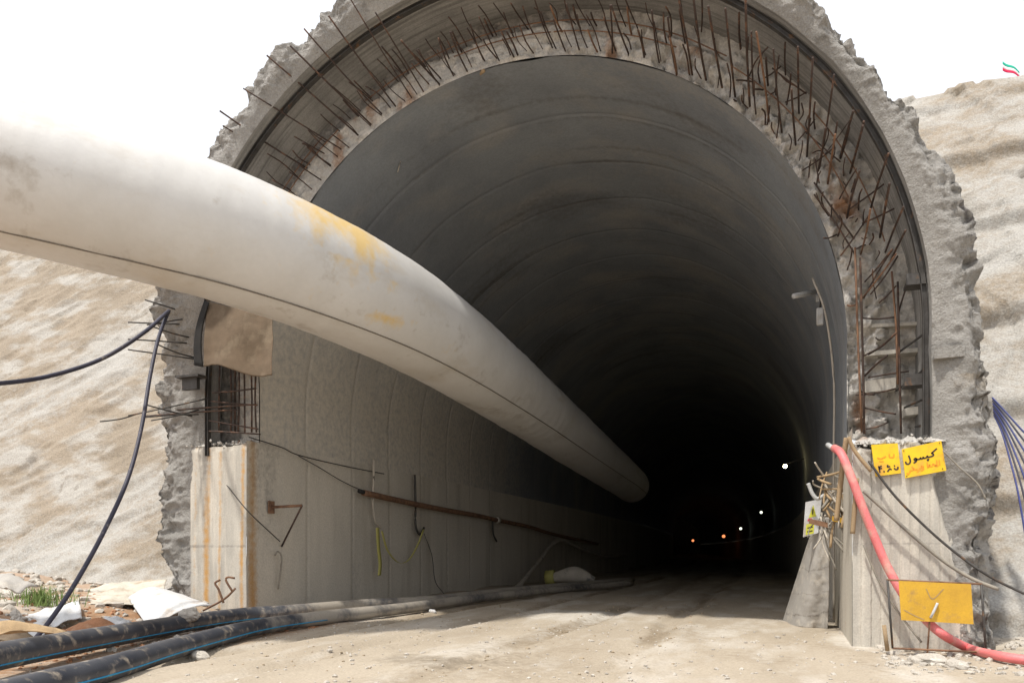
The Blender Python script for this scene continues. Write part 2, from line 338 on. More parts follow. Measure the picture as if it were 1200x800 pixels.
dark = leak+.45*sstep(.1, .5, fbm(th*3, Yg*.9, 4, .6, 4, 49))+.45*groove*sstep(-.2, .2, fbm(th*3, Yg, 0, 1, 3, 4))+.18*(_h(ring.astype(np.int64), 7, 7, 8))
lit_wall = .95*(1-sstep(7.0, 9.0, P[..., 2]+.8*fbm(Yg*.6, th*3, 0, 1, 3, 3)))*(th > 1.6)*(1-sstep(24, 38, Yg))  # daylight on the left wall near the mouth painted as paler colour, fading inwards
grid('vault', local(P, lin), m_vault, lin, attrs=dict(stain=stain, dark=dark*(1-.6*lit_wall), lit_wall=lit_wall))
xe, ze, _ = prof(np.linspace(0, 1, 60), RI+.05)
pts = [(x_+float(bend(230)), 229.9, z_) for x_, z_ in zip(xe, ze)]+[(CX-RI+float(bend(230)), 229.9, -.3), (CX+RI+float(bend(230)), 229.9, -.3)]
mesh_np('end_cap', local(pts, lin), [list(range(len(pts)))], m_face, lin, False)  # added cap, out of sight, closes the far end to keep the tunnel dark
# torn end face of the lining
def face_part():
    rr = np.linspace(0, 1, 40); ss = np.linspace(0, 1, 620)
    Sf, Rf = np.meshgrid(ss, rr, indexing='ij'); r = RI+Rf*1.3
    x, z, th = prof(Sf, RI); x, z = x+np.cos(th)*(r-RI), z+np.sin(th)*(r-RI)
    right = 1-sstep(.9, 1.7, th); L_ = Sf*30
    cv, ce = cells(x, z, 0*x, 4.5, 90); cv2, ce2 = cells(x, z, 0*x, 11, 95)
    chunk = .5*fbm(x, z, 0, 2.2, 5, 120, True)+1.0*cv+.5*cv2
    inner = 1-sstep(.42, .55, Rf+.06*fbm(L_, 0, 0, 1, 2, 8))
    y = 14.02-.05*(inner)+(.07+.13*right*inner)*chunk*sstep(0, .05, Rf)+.28*sstep(math.pi*.90, math.pi, th)
    y = y+.02*np.sin(r*70)*(1-right)+.10*(1-inner)
    low = sstep(CZ+.6, CZ-.3, z)*(x > CX); y = y+low*.10*np.floor(2.2*vnoise(0*z, 0*z, z*1.7, 5))
    # crisp inner arris
    P = np.stack([x, y, z], -1)
    rust = .75*sstep(.15, .6, fbm(x*2, z*.8, 0, 1.3, 3, 14))*inner+.3*right*inner*sstep(0, .5, fbm(x*4, z, 1, 1, 3, 19))
    dark = .75*(1-inner)*(1-.8*right)+.45*sstep(.1, .6, -chunk)+.15*(1-right)
    return grid('end_face', local(P, lin), m_face, lin, attrs=dict(rust=rust, dark=dark))
face_part()
# side walls below the springing, each a cast block whose front face shows the board marks
def block(side):
    xw, zt = (CX-RI, 3.85) if side < 0 else (CX+RI, 3.3)
    # inner face along the tunnel
    zz = np.linspace(-.25, zt, 60); YF = 13.8 if side < 0 else 12.6
    Zg, Yq = np.meshgrid(zz, np.concatenate([np.arange(YF, 13.99, .1), yl]), indexing='ij')
    ring = np.floor((Yq-14)/2.08).astype(np.int64)
    g = np.zeros_like(Yq)
    for j in joints[1:]: g = np.maximum(g, np.abs(Yq-j) < .03)
    dx = .025+.012*fbm(Yq*1.2, Zg*.5, side, 1, 4, 52)-g*.008+.004*_h(ring, 2, 2, 6)
    P = np.stack([xw-side*dx+bend(Yq), Yq, Zg], -1)
    rust = .9*np.exp(-((Yq-14.0)/.16)**2)*sstep(-.6, .2, fbm(Yq*6, Zg*.5, 0, 1, 3, 5))*(side < 0)+.5*sstep(.35, .7, fbm(Yq*1.6, Zg*.12, 0, 1.2, 3, 90))*(1-sstep(18, 22, Yq))
    pal = .6*sstep(0, .6, fbm(Yq*1.4, Zg*.15, 2, 1.1, 3, 91))
    drk = .45*sstep(.1, .6, fbm(Yq*.7, Zg*.25, 3, .7, 4, 92))+.25*g
    grid('side_wall', local(P, lin), m_wall, lin, attrs=dict(rust=rust, pale=pal, dark=drk))
    # board-marked front
    wd = 1.62 if side < 0 else .97; zt0 = zt; zt = zt if side < 0 else 3.12
    uu = np.linspace(0, 1, 150); vv = np.linspace(0, 1, 130)
    U, V_ = np.meshgrid(uu, vv, indexing='ij')
    zb = -.3+V_*(zt+.3); slope = (1+.85*(1-V_)) if side > 0 else 1.0
    xx = xw+side*(-.025)+side*U*wd*slope
    bd = np.floor(U*wd*slope/.13)
    rel = .020*(_h(bd.astype(np.int64), 1, side+3, 7)-.5)+.010*(np.abs((U*wd*slope/.13) % 1-.5) > .43)
    if side < 0: rel = rel*.35
    rel = rel+.02*fbm(xx, zb, 0, 1.3, 4, 130)-.12*sstep(.965, 1, V_)*fbm(xx, 0*xx, 0, 4, 3, 7)
    rim = sstep(.93, 1, U); rel = rel+rim*.12*(1+fbm(xx, zb, 0, 3, 4, 17))
    zq = zb-.10*sstep(.9, 1, V_)*(1+fbm(xx, 0*xx, 5, 3.5, 3, 8))
    Pf = np.stack([xx, YF+rel, zq], -1)
    rust = np.zeros_like(U)
    if side < 0:
        for c, wid, a in ((-12.08, .09, 1.0), (-11.72, .05, .7), (-11.12, .06, .9), (-12.4, .05, .5)):
            rust = rust+a*np.exp(-((xx-c+.05*(1-V_))/wid)**2)*sstep(-.7, .1, fbm(xx*5, zb*.6, 0, 1, 3, 6))
    else: rust = .25*sstep(.2, .7, fbm(xx*4, zb*.3, 0, 1, 3, 6))
    dark = .6*sstep(.3, .7, fbm(xx*2, zb*.6, 0, .9, 3, 31))+.5*(np.abs(zb-1.55) < .02)
    grid('end_block_face', local(Pf, lin), m_foot, lin, attrs=dict(rust=rust, dark=dark))
    # broken top of the block
    a, b = np.meshgrid(np.linspace(-.03, wd+(.1 if side < 0 else .25), 60), np.linspace(YF-14+.02, .6, 34), indexing='ij')
    xt = xw+side*a; zt2 = zt-.08+.18*fbm(xt, b, 0, 3.1, 5, 150, True)*sstep(YF-14, YF-13.8, b)*(a > .04)
    grid('broken_block_top', local(np.stack([xt, 14+b, zt2], -1), lin), m_face, lin, attrs=dict(rust=.8*sstep(0, .5, fbm(xt, b, 0, 2, 3, 5)), dark=.3*sstep(0, .4, fbm(xt, b, 0, 3, 3, 6))))
block(-1); block(1)

# rusty bars. each: (tip pixel, root pixel); the root sits in the end face, the bar sticks out towards the front
def seg3(tip, root, yr=13.95, lmin=.35, lmax=1.7, push=None):
    r0 = WY(*root, yr); rt = ray(*tip); best = None
    for k in range(28):
        yt = yr-lmin-(lmax-lmin)*k/27
        p = E0+rt*(yt/rt.y); dv = math.hypot(p.x-r0.x, p.z-r0.z)
        if best is None or dv < best[0]: best = (dv, p)
    return r0, best[1]
bars = []
def C1(l): return [(((220+a/4), b/4), (220+c/4, d_/4)) for a, b, c, d_ in l]
bars += C1([(150, 520, 560, 790), (165, 590, 420, 740), (275, 520, 450, 630), (260, 415, 720, 700), (370, 260, 800, 635), (480, 215, 860, 585), (545, 135, 910, 535), (660, 75, 975, 500),
            (765, 0, 1050, 460), (880, 60, 1105, 430), (1000, 190, 1180, 395), (560, 690, 670, 775), (730, 470, 800, 545), (780, 380, 860, 460), (455, 310, 600, 420), (545, 225, 700, 330), (665, 150, 800, 300), (500, 640, 640, 720), (910, 220, 1010, 350), (305, 415, 395, 500)])
def C2(l): return [(((500+a/4), b/4), (500+c/4, d_/4)) for a, b, c, d_ in l]
bars += C2([(-40, 230, 60, 400), (55, 180, 125, 355), (110, 150, 190, 335), (55, 175, 105, 275), (120, 150, 165, 245), (205, 115, 265, 280), (245, 80, 340, 285), (270, 90, 310, 170), (350, 150, 410, 270), (375, 150, 428, 262),
            (360, 60, 410, 180), (435, 120, 500, 250), (450, 30, 497, 155), (500, -20, 590, 225), (595, 95, 650, 240), (580, 30, 635, 150), (655, 20, 715, 235), (685, 25, 720, 135), (770, 60, 797, 122), (755, 140, 800, 245),
            (860, 25, 870, 250), (865, 25, 950, 262), (940, 35, 960, 162), (990, 140, 1020, 272), (1055, 50, 1090, 295), (1110, 60, 1125, 205), (1140, 180, 1172, 352), (1180, -40, 1200, 120)])
def C3(l): return [(((780+a/4), b/4), (780+c/4, d_/4)) for a, b, c, d_ in l]
bars += C3([(10, 80, 50, 340), (60, -10, 125, 352), (130, -10, 190, 377), (170, -10, 168, 150), (200, 30, 265, 412), (280, 40, 326, 455), (345, 60, 352, 230), (375, -20, 395, 500), (402, 150, 412, 450), (425, 150, 485, 572),
            (470, 270, 480, 402), (505, 230, 545, 622), (560, 200, 562, 352), (590, 420, 610, 680), (620, 220, 625, 532), (690, 270, 662, 735), (700, 480, 700, 605), (790, 350, 720, 792), (805, 570, 770, 792), (880, 520, 820, 732), (930, 570, 870, 792)])
def C4(l): return [(((900+a/4), 150+b/4), (900+c/4, 150+d_/4)) for a, b, c, d_ in l]
bars += C4([(270, 0, 235, 202), (315, 30, 280, 262), (380, 0, 340, 142), (445, -10, 385, 212), (415, 190, 335, 332), (430, 200, 370, 422), (565, 120, 480, 382), (480, 380, 435, 592), (570, 260, 525, 512), (635, 370, 550, 582), (645, 480, 575, 622), (580, 570, 455, 720), (600, 590, 440, 800)])
for tip, root in bars:
    a, b = seg3(tip, root); L0 = (b-a).length
    mid = a+(b-a)*.5+Vector((random.uniform(-.02, .02), 0, random.uniform(-.03, .01)))
    tube('rebar', [a-lin.location, mid-lin.location, b-lin.location], random.uniform(.013, .019), m_rebar if random.random() < .93 else m_rustb, lin, 6, 5)
xr = random.Random(11)
for i in range(120):                                        # second, more broken row and the bent tangle on the right
    th_ = R_(12+138*(i//2)/50+xr.uniform(-.35, .35)) if i < 100 else R_(xr.uniform(0, 48)); r_b = ((6.15, 6.58)[i % 2] if i < 100 else xr.choice([6.14, 6.5, 6.55]))+xr.uniform(-.03, .03)
    a = Vector((CX+r_b*math.cos(th_), 13.98, CZ+r_b*math.sin(th_))); ln = xr.uniform(.55, 1.1) if i < 100 else xr.uniform(.3, .8); k_ = .07 if i < 100 else .55
    b = a+Vector((xr.uniform(-k_, k_)*ln, -ln, xr.uniform(-k_, k_)*ln-.03)); m = a.lerp(b, .55)+Vector((xr.uniform(-.05, .05), 0, xr.uniform(-.05, .05)))
    tube('rebar', [a-lin.location, m-lin.location, b-lin.location], xr.uniform(.008, .015), m_rebar, lin, 6, 6)
# flat bars lying against the face, the tied uprights on the right, the cage on the left
def flat(p, q, Y, r=.014, mat=None, par=None, Y2=None):
    a, b = WY(*p, Y), WY(*q, Y2 or Y); m = (a+b)/2+Vector((random.uniform(-.02, .02), random.uniform(-.02, .02), random.uniform(-.03, .02)))
    tube('rebar', [a-lin.location, m-lin.location, b-lin.location], r, mat or m_rebar, par or lin, 6, 5)
def C5(a, b): return (900+a/4, 340+b/4)
for a, b, c, d_ in ((470, 300, 600, 200), (455, 400, 560, 305), (600, 300, 765, 180), (600, 470, 755, 345), (640, 550, 720, 515), (690, 640, 825, 595)):
    flat(C5(a, b), C5(c, d_), 13.85, .018, m_steel if a > 590 else m_rebar, Y2=13.3)
for a, b, c, d_ in ((435, 130, 600, 125), (470, 410, 660, 380), (410, 490, 600, 460), (450, 550, 600, 580), (460, 650, 560, 620), (430, 470, 500, 490), (370, 70, 420, 65), (440, 310, 480, 290), (520, 60, 600, -20), (610, 110, 650, -20)):
    flat(C5(a, b), C5(c, d_), 13.8, .014)
for px0, px1, y0, y1, mt in ((1002, 1010, 290, 506, m_rustb), (1008, 1013, 302, 508, m_rebar), (1045, 1052, 318, 450, m_rustb), (1052, 1056, 330, 508, m_rebar)):
    flat((px0, y0), (px1, y1), 13.72, .017, mt)
for p, q in (((954, 214), (1001, 280)), ((954, 228), (1003, 300)), ((994, 246), (1057, 199)), ((985, 300), (1020, 250)), ((1010, 262), (1060, 238)), ((1012, 350), (1046, 292)), ((1020, 345), (1052, 300))):
    flat(p, q, 13.8, .014)
for p, q in (((945, 110), (905, 80)), ((930, 100), (915, 88)), ((920, 120), (945, 108)), ((935, 165), (955, 140)), ((950, 160), (985, 190)), ((940, 200), (975, 175)), ((955, 185), (960, 215)), ((895, 92), (915, 78))):
    flat(p, q, 13.85, .012)
# bent tie bars following the arch
for a0, a1, rr_, yy in ((52, 118, 6.62, 13.9), (60, 100, 6.42, 13.9), (22, 50, 6.5, 13.85), (125, 150, 6.55, 13.9), (128, 148, 6.75, 13.95), (14, 36, 6.78, 13.9)):
    tube('rebar', [(CX+rr_*math.cos(R_(t)), yy, CZ+rr_*math.sin(R_(t))) for t in np.linspace(a0, a1, 9)] if False else
         [(rr_*math.cos(R_(t)), yy-14, CZ+rr_*math.sin(R_(t))) for t in np.linspace(a0, a1, 9)], .011, m_rustb, lin, 6, 30)
for (x0, y0, x1, y1, hh, yy) in ((1014, 446, 1050, 442, 14, 13.93), (1062, 440, 1092, 436, 12, 13.9), (1014, 412, 1092, 406, 5, 13.96), (1012, 380, 1090, 376, 4, 13.97), (1060, 478, 1092, 474, 9, 13.92)):
    a, b = WY(x0, y0, yy)-lin.location, WY(x1, y1, yy)-lin.location
    boxes('broken_course', [(a, b-a, (0, .3, 0), (0, 0, -hh*.0138))], m_foot, lin)
def K(a, b): return (150+a/4, 330+b/4)
for a in (430, 480, 503, 520, 545, 577, 600):
    flat(K(a, 390), K(a+random.uniform(-4, 4), 705), 13.9+.25*random.random(), .02, m_rebar)
for a, b, c, d_ in ((390, 560, 605, 578), (230, 600, 600, 575), (80, 630, 510, 600), (380, 650, 610, 690), (380, 700, 620, 715), (395, 520, 600, 500)):
    flat(K(a, b), K(c, d_), 13.75, .018)
for a, b, c, d_ in ((80, 85, 312, 162), (0, 190, 312, 200), (90, 202, 312, 168), (100, 205, 305, 265), (0, 270, 300, 290), (130, 290, 310, 355), (0, 318, 312, 362), (80, 575, 300, 630), (0, 628, 380, 545), (110, 650, 330, 600), (-130, 655, 40, 620), (80, 635, 330, 622)):
    flat(K(a, b), K(c, d_), 12.6, .016, m_steel, Y2=13.7)
tube('rebar', [WY(*p, 13.9)-lin.location for p in ((281, 516), (262, 552), (240, 592), (222, 626))], .02, m_rustb, lin, 6, 9)

# ---------------------------------------------------------------- shotcrete collar in front of the lining
col = thing('portal_collar', 'rough grey shotcrete arch standing proud around the tunnel mouth with a jagged outer edge', 'concrete arch', (CX, 12.7, 0))
def collar():
    n = 1100; H1, H2 = 4.95, 4.95; ci = (-5.04, 4.75, 7.08); co = (-5.3, 4.15, 8.05)
    tot = H1+math.pi*7.6+H2; q = np.linspace(0, tot, n)
    th = np.clip((q-H1)/7.6, 0, math.pi)
    def ringp(c):
        x = c[0]+c[2]*np.cos(th); z = c[1]+c[2]*np.sin(th)
        zr = c[1]-(H1-q)*(c[1]+.3)/H1; zl = c[1]-(q-(tot-H2))*(c[1]+.3)/H2
        z = np.where(q < H1, zr, z); z = np.where(q > tot-H2, zl, z); return x, z
    xi, zi = ringp(ci); xo, zo = ringp(co)
    yf = 12.72+1.2*sstep(2.6, 3.05, th)
    left = sstep(2.5, 3.1, th)
    cols, kinds = [], []
    for t in np.linspace(0, 1, 7): cols.append((xi, 14.25-(14.25-yf)*t, zi)); kinds.append('i')
    for t in np.linspace(0, 1, 34)[1:]: cols.append((xi+(xo-xi)*t, yf-.10*math.sin(math.pi*t)+.05*t, zi+(zo-zi)*t)); kinds.append(t)
    for t in np.concatenate([np.linspace(0, .25, 26)[1:], np.linspace(.25, 1, 12)[1:]]): cols.append((xo+np.cos(th)*.3*t*(1-left), yf+t*(9.5-8.*((th <= .01) | (th >= 3.13))), zo+np.sin(th)*.3*t)); kinds.append('o')
    P = np.stack([np.stack(c, -1) for c in cols], 1)
    k = np.array([0 if a == 'i' else (1 if a == 'o' else a) for a in kinds])[None, :]
    x, y, z = P[..., 0], P[..., 1], P[..., 2]
    nz = fbm(x, y, z, 1.15, 6, 200); rg = fbm(x, y, z, 2.6, 5, 210, True)
    amp = sstep(0.02, .6, k)
    edge = sstep(.55, 1, k)
    rad = amp*(.08*nz)+edge*(.20*nz+.05*rg+.07*fbm(x, y, z, 4.5, 3, 230))+.03*fbm(x, z, y, .9, 3, 5)*(k == 0)-.05*edge
    fr = (.10*nz*amp+.075*rg*amp+.05*fbm(x, y, z, 5, 3, 215, True)*amp)+edge*.10*rg
    cv, ce = cells(x, y, z, 1.5, 70); cv2, ce2 = cells(x, y, z, 4.2, 80)
    step = (.05*cv+.05*cv2)*edge
    fr = fr+(.12*cv+.05*cv2)*sstep(.25, .9, amp*.4+edge)
    cth, sth = np.cos(th)[:, None], np.sin(th)[:, None]
    P = np.stack([x+cth*(rad+step), y-fr, z+sth*(rad+step)], -1)
    dark = .75*sstep(.25, .7, -rg)*amp+.35*edge*sstep(0, .5, nz)+.9*edge*(1-sstep(.0, .09, ce2))*sstep(-.1, .3, nz)+.05*left[:, None]*amp
    tan = .6*sstep(.2, .6, fbm(x, z, y, .7, 3, 34))*(z < 4)*amp
    mi = 7
    loc = local(P, col)
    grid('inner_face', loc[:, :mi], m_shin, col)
    grid('sprayed_shell', loc[:, mi-1:], m_shell, col, attrs=dict(dark=dark[:, mi-1:], tan=tan[:, mi-1:]))
collar()
# steel rib round the inside of the collar
def rib():
    n = 150; H = 1.2
    q = np.linspace(0, 2*H+math.pi*6.95, n); th = np.clip((q-H)/6.95, 0, math.pi)
    yb = 12.9+.85*sstep(2.6, 3.05, th)
    parts = []
    for r0, r1, ya, yc in ((7.075, 7.065, 0, .10), (7.0, 6.99, 0, .10), (7.065, 7.0, .045, .055)):
        prof_ = []
        for r, y in ((r0, ya), (r1, ya), (r1, yc), (r0, yc)):
            x = CX+r*np.cos(th); z = 4.75+r*np.sin(th); z = np.where(q < H, 4.75-(H-q)*1.3, z); z = np.where(q > q[-1]-H, 4.75-(q-(q[-1]-H)), z)
            prof_.append(np.stack([x, yb+y, z], -1))
        parts.append(np.stack(prof_, 1))
    V, F = [], []
    for P in parts:
        F.append(gfaces(P.shape[0], 4, True)+len(V)*P.shape[0]*4); V.append(P.reshape(-1, 3))
    mesh_np('steel_rib', local(np.vstack(V), col), np.vstack(F), m_steel, col, False)
rib()
for px, py, w_, yy in ((1062, 330, 34, 12.9), (1095, 416, 36, 12.55), (1060, 448, 38, 13.0)):      # steel stub plates welded to the rib
    a = WY(px, py, yy); wv = WY(px+w_, py-3, yy)-a
    boxes('stub_plate', [(a-col.location, wv, (0, .3, 0), (0, 0, -.05)), (a-col.location+Vector((0, 0, .0)), wv, (0, .03, 0), (0, 0, .12))], m_shell if px > 1090 else m_steel, col)
a = WY(205, 440, 13.35); boxes('stub_plate', [(a-col.location, (.62, 0, 0), (0, .3, 0), (0, 0, -.05)), (a-col.location+Vector((.1, .1, -.3)), (.4, 0, 0), (0, .1, 0), (0, 0, .3))], m_steel, col)

# ---------------------------------------------------------------- ventilation duct
duct = thing('ventilation_duct', 'huge off-white fabric air duct with a yellow stain running from upper left into the tunnel', 'air duct', (-7.2, 14, 6))
dp = [tuple(WD(-330, 120, 9.9)), tuple(WD(-150, 161, 10.3))]
for px, py, dd in ((0, 201, 10.8), (150, 243, 11.6), (300, 290, 12.8)): dp.append(tuple(WD(px, py, dd)))
for px, py, xx in ((472, 368, -7.2), (597, 457, -7.1), (660, 506, -7.05), (712, 546, -7.1), (736, 564, -7.2)): dp.append(tuple(WX(px, py, xx)))
dl = dp[-1]; dp += [(dl[0]-.2, dl[1]+2.6, dl[2]-.1)]
P = smooth_path(dp, 360)
for _ in range(260): P[1:-1] = .25*P[:-2]+.5*P[1:-1]+.25*P[2:]
T, A, B = frames(P); ang = np.linspace(0, 2*np.pi, 96, endpoint=False)
arc = np.concatenate([[0], np.cumsum(np.linalg.norm(np.diff(P, axis=0), axis=1))])
AR, AN = np.meshgrid(arc, ang, indexing='ij')
wr = .012*fbm(AR*2.2, np.cos(AN)*1.2, np.sin(AN)*1.2, 1, 5, 303)+.007*fbm(AR*6, np.cos(AN)*.8, np.sin(AN)*.8, 1, 3, 309)+.016*fbm(AR*.6, np.cos(AN), np.sin(AN), 1, 3, 305)
bz = .010*np.sin(AR*2*np.pi/.55+2*fbm(AR, AN, 0, .7, 2, 4))*sstep(17, 20, P[:, 1])[:, None]*sstep(.35, .6, fbm(AR, np.cos(AN), np.sin(AN), .8, 2, 9)*.5+.5)
rd = np.interp(P[:, 1], [12, 24, 36], [1.03, .93, .86])[:, None]+wr+bz
tp = np.sqrt(np.clip((arc[-1]-arc)/1.0, 0, 1))[:, None]; rd = rd*(tp*.75+.25)
V = P[:, None]+rd[..., None]*(np.cos(AN)[..., None]*A[:, None]+np.sin(AN)[..., None]*B[:, None])
i1 = int(np.argmin(np.abs(P[:, 1]-11.7))); a1 = arc[i1]
yel = 1.0*np.exp(-((AR-a1+.1)/.95)**2)*sstep(-.1, .65, np.sin(AN)+.12*fbm(AR*3, AN, 0, 1, 3, 6))*(np.cos(AN) > -.6)
yel = yel+.9*np.exp(-((AR-a1-.2)/1.1)**2)*sstep(-.15, .3, fbm(AR*5, AN*.5, 0, 1, 3, 15))*np.exp(-((np.sin(AN)-.15)/.4)**2)
yel = yel+.95*sstep(0, .5, fbm(AR*2.2, AN*2, 0, 1, 4, 25))*np.exp(-((np.sin(AN)+.60)/.14)**2)*np.exp(-((AR-a1-.6)/2.4)**2)
dv = V-np.array(duct.location)
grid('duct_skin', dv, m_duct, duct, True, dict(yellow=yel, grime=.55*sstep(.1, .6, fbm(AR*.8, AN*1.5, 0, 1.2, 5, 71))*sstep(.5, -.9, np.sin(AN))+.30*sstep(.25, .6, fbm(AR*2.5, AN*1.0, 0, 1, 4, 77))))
sa = np.radians(np.interp(P[:, 1], [7.5, 13.8, 22, 35], [-69, -56, -45, -31]))[:, None]
sm = P+(np.interp(P[:, 1], [12, 24, 36], [1.03, .93, .86])[:, None]+.010)*(tp*.75+.25)*(np.cos(sa)*A+np.sin(sa)*B)-np.array(duct.location)
tube('seam', sm, .012, m_seam, duct, 6, n=len(sm))

# ---------------------------------------------------------------- pipes and hoses on the ground
def ground_pipe(name, label, pts, r, dustfrom, stripe, cat='pipe', group=None, mat=m_pipe):
    t = thing(name, label, cat, tuple(pts[0]), group)
    P = smooth_path(pts, 120); ar = np.linspace(0, 1, 120); P[:, 0] += .05*np.sin(P[:, 1]*.9+r*90)*ar+.025*np.sin(P[:, 1]*2.0+r*50)*ar
    dust = sstep(*dustfrom, ar)*(.75+.6*fbm(ar*40, 0*ar, 0, 1, 3, int(r*300)))+.35*sstep(dustfrom[0]-.25, dustfrom[0], ar)*sstep(-.2, .4, fbm(ar*60, 0*ar, 0, 1, 3, int(r*100)))
    L = P-np.array(t.location)
    tube('pipe_wall', L, [r, r, r*.95, r*.8, r*.75], mat, t, 24, n=120, attrs=dict(dust=dust))
    if stripe is not None:
        T, A, B = frames(P); k = ar < dustfrom[1]
        Ps = L+(r+.001)*(math.cos(stripe)*A+math.sin(stripe)*B)
        tube('blue_stripe', Ps[k], .010, m_blue, t, 6, n=int(k.sum()))
    return t
def gp(l, h): return [Vector((p.x, p.y, p.z)) for p in (WZ(px, py, z) for px, py, z in l)]
A_ = gp([(-80, 786, .30), (0, 768, .27), (100, 750, .22), (200, 733, .18), (280, 721, .16), (345, 716, .17), (420, 709, .17), (500, 704, .17), (570, 695, .17), (640, 688, .17), (740, 679, .17)], 0)
B_ = gp([(-40, 826, .16), (60, 800, .15), (130, 782, .15), (215, 756, .15), (300, 735, .15), (380, 723, .15), (450, 715, .15), (520, 706, .15), (590, 697, .15), (660, 690, .15), (740, 683, .15)], 0)
ground_pipe('water_pipe', 'upper of the two fat black pipes with a blue stripe running into the tunnel', A_, .16, (.46, .56), R_(-28), group='black pipes along the left wall')
ground_pipe('water_pipe', 'lower and nearer fat black pipe, mud spattered, with a bright blue stripe', B_, .145, (.36, .50), R_(-15), group='black pipes along the left wall')
t = thing('branch_hose', 'pale dusty hose rising from the ground pipes to the left tunnel wall', 'hose', tuple(WX(600, 692, -9.4)))
tube('hose', [WX(px, py, xx)-t.location for px, py, xx in ((598, 694, -9.3), (612, 682, -9.6), (630, 660, -10.3), (655, 633, -10.75), (680, 642, -10.8), (712, 652, -10.85), (735, 650, -10.9))], .10, m_dust, t, 12)
t = thing('rusty_wall_pipe', 'long rusty brown pipe lashed along the left tunnel wall', 'pipe', tuple(WX(430, 578, -10.8)))
pp = [WX(px, py, -10.8)-t.location for px, py in ((426, 577), (480, 589), (520, 597), (560, 604), (582, 609), (620, 617), (650, 626), (700, 637))]
tube('pipe_body', pp, .085, m_rustb, t, 12)
a = WX(583, 609, -10.8)-t.location; tube('coupling', [a-Vector((0, .12, 0)), a+Vector((0, .12, 0))], .13, m_dust, t, 12)
tube('pipe_end', [WX(421, 575, -10.8)-t.location, WX(428, 577, -10.8)-t.location], .06, m_black, t, 10)
# hooks in the wall
def hook(label, pts, r=.03, mat=m_rebar, grp=None, name='wall_hook', cat='hook', xx=-10.85):
    t = thing(name, label, cat, tuple(WX(*pts[0], xx)), grp)
    tube('hook_bar', [WX(px, py, xx)-t.location for px, py in pts], r, mat, t, 6); return t
hook('pale upright hook tied at the outer end of the rusty wall pipe', [(438, 538), (438, 560), (437, 590), (440, 610), (446, 618)], .035, m_dust)
hook('dark twisted hook bar crossing the rusty wall pipe near its outer end', [(486, 556), (487, 590), (487, 615), (492, 626), (497, 618)], .04, m_steel)
hook('short dark peg under the coupling of the rusty wall pipe', [(577, 608), (578, 625), (582, 634)], .04, m_steel)
t = thing('wall_bracket', 'rusty triangular steel bracket alone on the left wall near its edge', 'bracket', tuple(WX(320, 594, -10.97)))
o1, o2, o3 = WX(318, 594, -10.97), WX(354, 592, -10.3), WX(330, 640, -10.97)
tube('arm', [o1-t.location, o2-t.location], .035, m_rustb, t, 6); tube('brace', [o2-t.location, o3-t.location], .022, m_rebar, t, 6)
bx_ = o1-t.location; box('wall_plate', bx_, (.03, .2, .28), m_rustb, t)
tube('wire_tie', [WX(322, 650, -10.9)-t.location, WX(326, 646, -10.9)-t.location, WX(330, 655, -10.85)-t.location, WX(326, 690, -10.9)-t.location], .02, m_gcab, t, 6)
# ribbons
def ribbon(label, pts, wdt, xx=-10.7):
    t = thing('yellow_ribbon', label, 'ribbon', tuple(WX(*pts[0], xx))); P = smooth_path([WX(px, py, xx) for px, py in pts], 24)-np.array(t.location)
    V = np.stack([P+np.array([0, wdt/2, 0]), P-np.array([.03, wdt/2, 0])], 1); solid(grid('strip', V, m_ribbon, t), .006)
ribbon('yellow ribbon hanging straight down from the knotted hook on the left wall', [(443, 618), (444, 640), (446, 660), (445, 674)], .13)
ribbon('slack yellow ribbon looping between the two hooks on the left wall', [(448, 622), (455, 645), (468, 659), (480, 655), (490, 638), (497, 620)], .06)
def cable(name, label, pts, r, mat, cat='cable', group=None, seg=8):
    t = tag(tube(name, [Vector(p)-Vector(pts[0]) for p in pts], r, mat, None, seg), label, cat, group); t.location = pts[0]; return t
cable('wire', 'thin wire sagging from the left block top down the left wall to the bracket', [WY(235, 552, 13.9), WY(258, 560, 13.9), WX(290, 598, -10.9), WX(328, 634, -10.9)], .013, m_steel, 'wire')
cable('wire', 'long thin wire strung from the rebar cage along the left wall to the pipe hooks', [WY(292, 512, 13.8), WX(330, 524, -10.9), WX(350, 533, -10.9), WX(400, 545, -10.9), WX(450, 555, -10.9)], .014, m_steel, 'wire')
cable('wire', 'thin drooping wire below the cage wire, ending at the rusty pipe mouth', [WX(350, 534, -10.92), WX(375, 548, -10.92), WX(400, 563, -10.92), WX(425, 575, -10.92)], .012, m_steel, 'wire')
cable('wire', 'fine dark wire trailing down the left wall from the second hook to the ground pipe', [WX(497, 625, -10.92), WX(506, 650, -10.92), WX(510, 680, -10.92), WX(520, 695, -10.5)], .012, m_steel, 'wire')
cable('hanging_strip', 'pale torn strip dangling from the vault crown near the left rim', [WY(480, 120, 14.2), WY(479, 145, 15), WY(473, 175, 15.2), WY(466, 202, 15.3)], .012, m_dust, 'strip')
t = cable('torn_strip', 'pale torn strip peeling along the crown of the vault edge', [WY(567, 83, 13.98), WY(555, 92, 14.3), WY(530, 107, 14.7), WY(505, 122, 15.2)], .035, m_tan, 'strip')
cable('electric_cable', 'black cable sweeping down from the protruding bars to the white sheets at lower left', [WY(198, 364, 12.7), WD(186, 395, 15), WD(176, 440, 14.4), WD(166, 500, 13.8), WD(150, 560, 13.2), WD(122, 622, 12.6), WD(90, 680, 12), WD(62, 722, 11.6), WD(38, 752, 11.3)], .036, m_cable)
cable('electric_cable', 'black cable sagging left from the protruding bars out of the picture', [WY(198, 364, 12.7), WD(168, 390, 14), WD(120, 420, 13.5), WD(60, 440, 12.6), WD(0, 449, 11.8), WD(-60, 450, 11)], .036, m_cable)

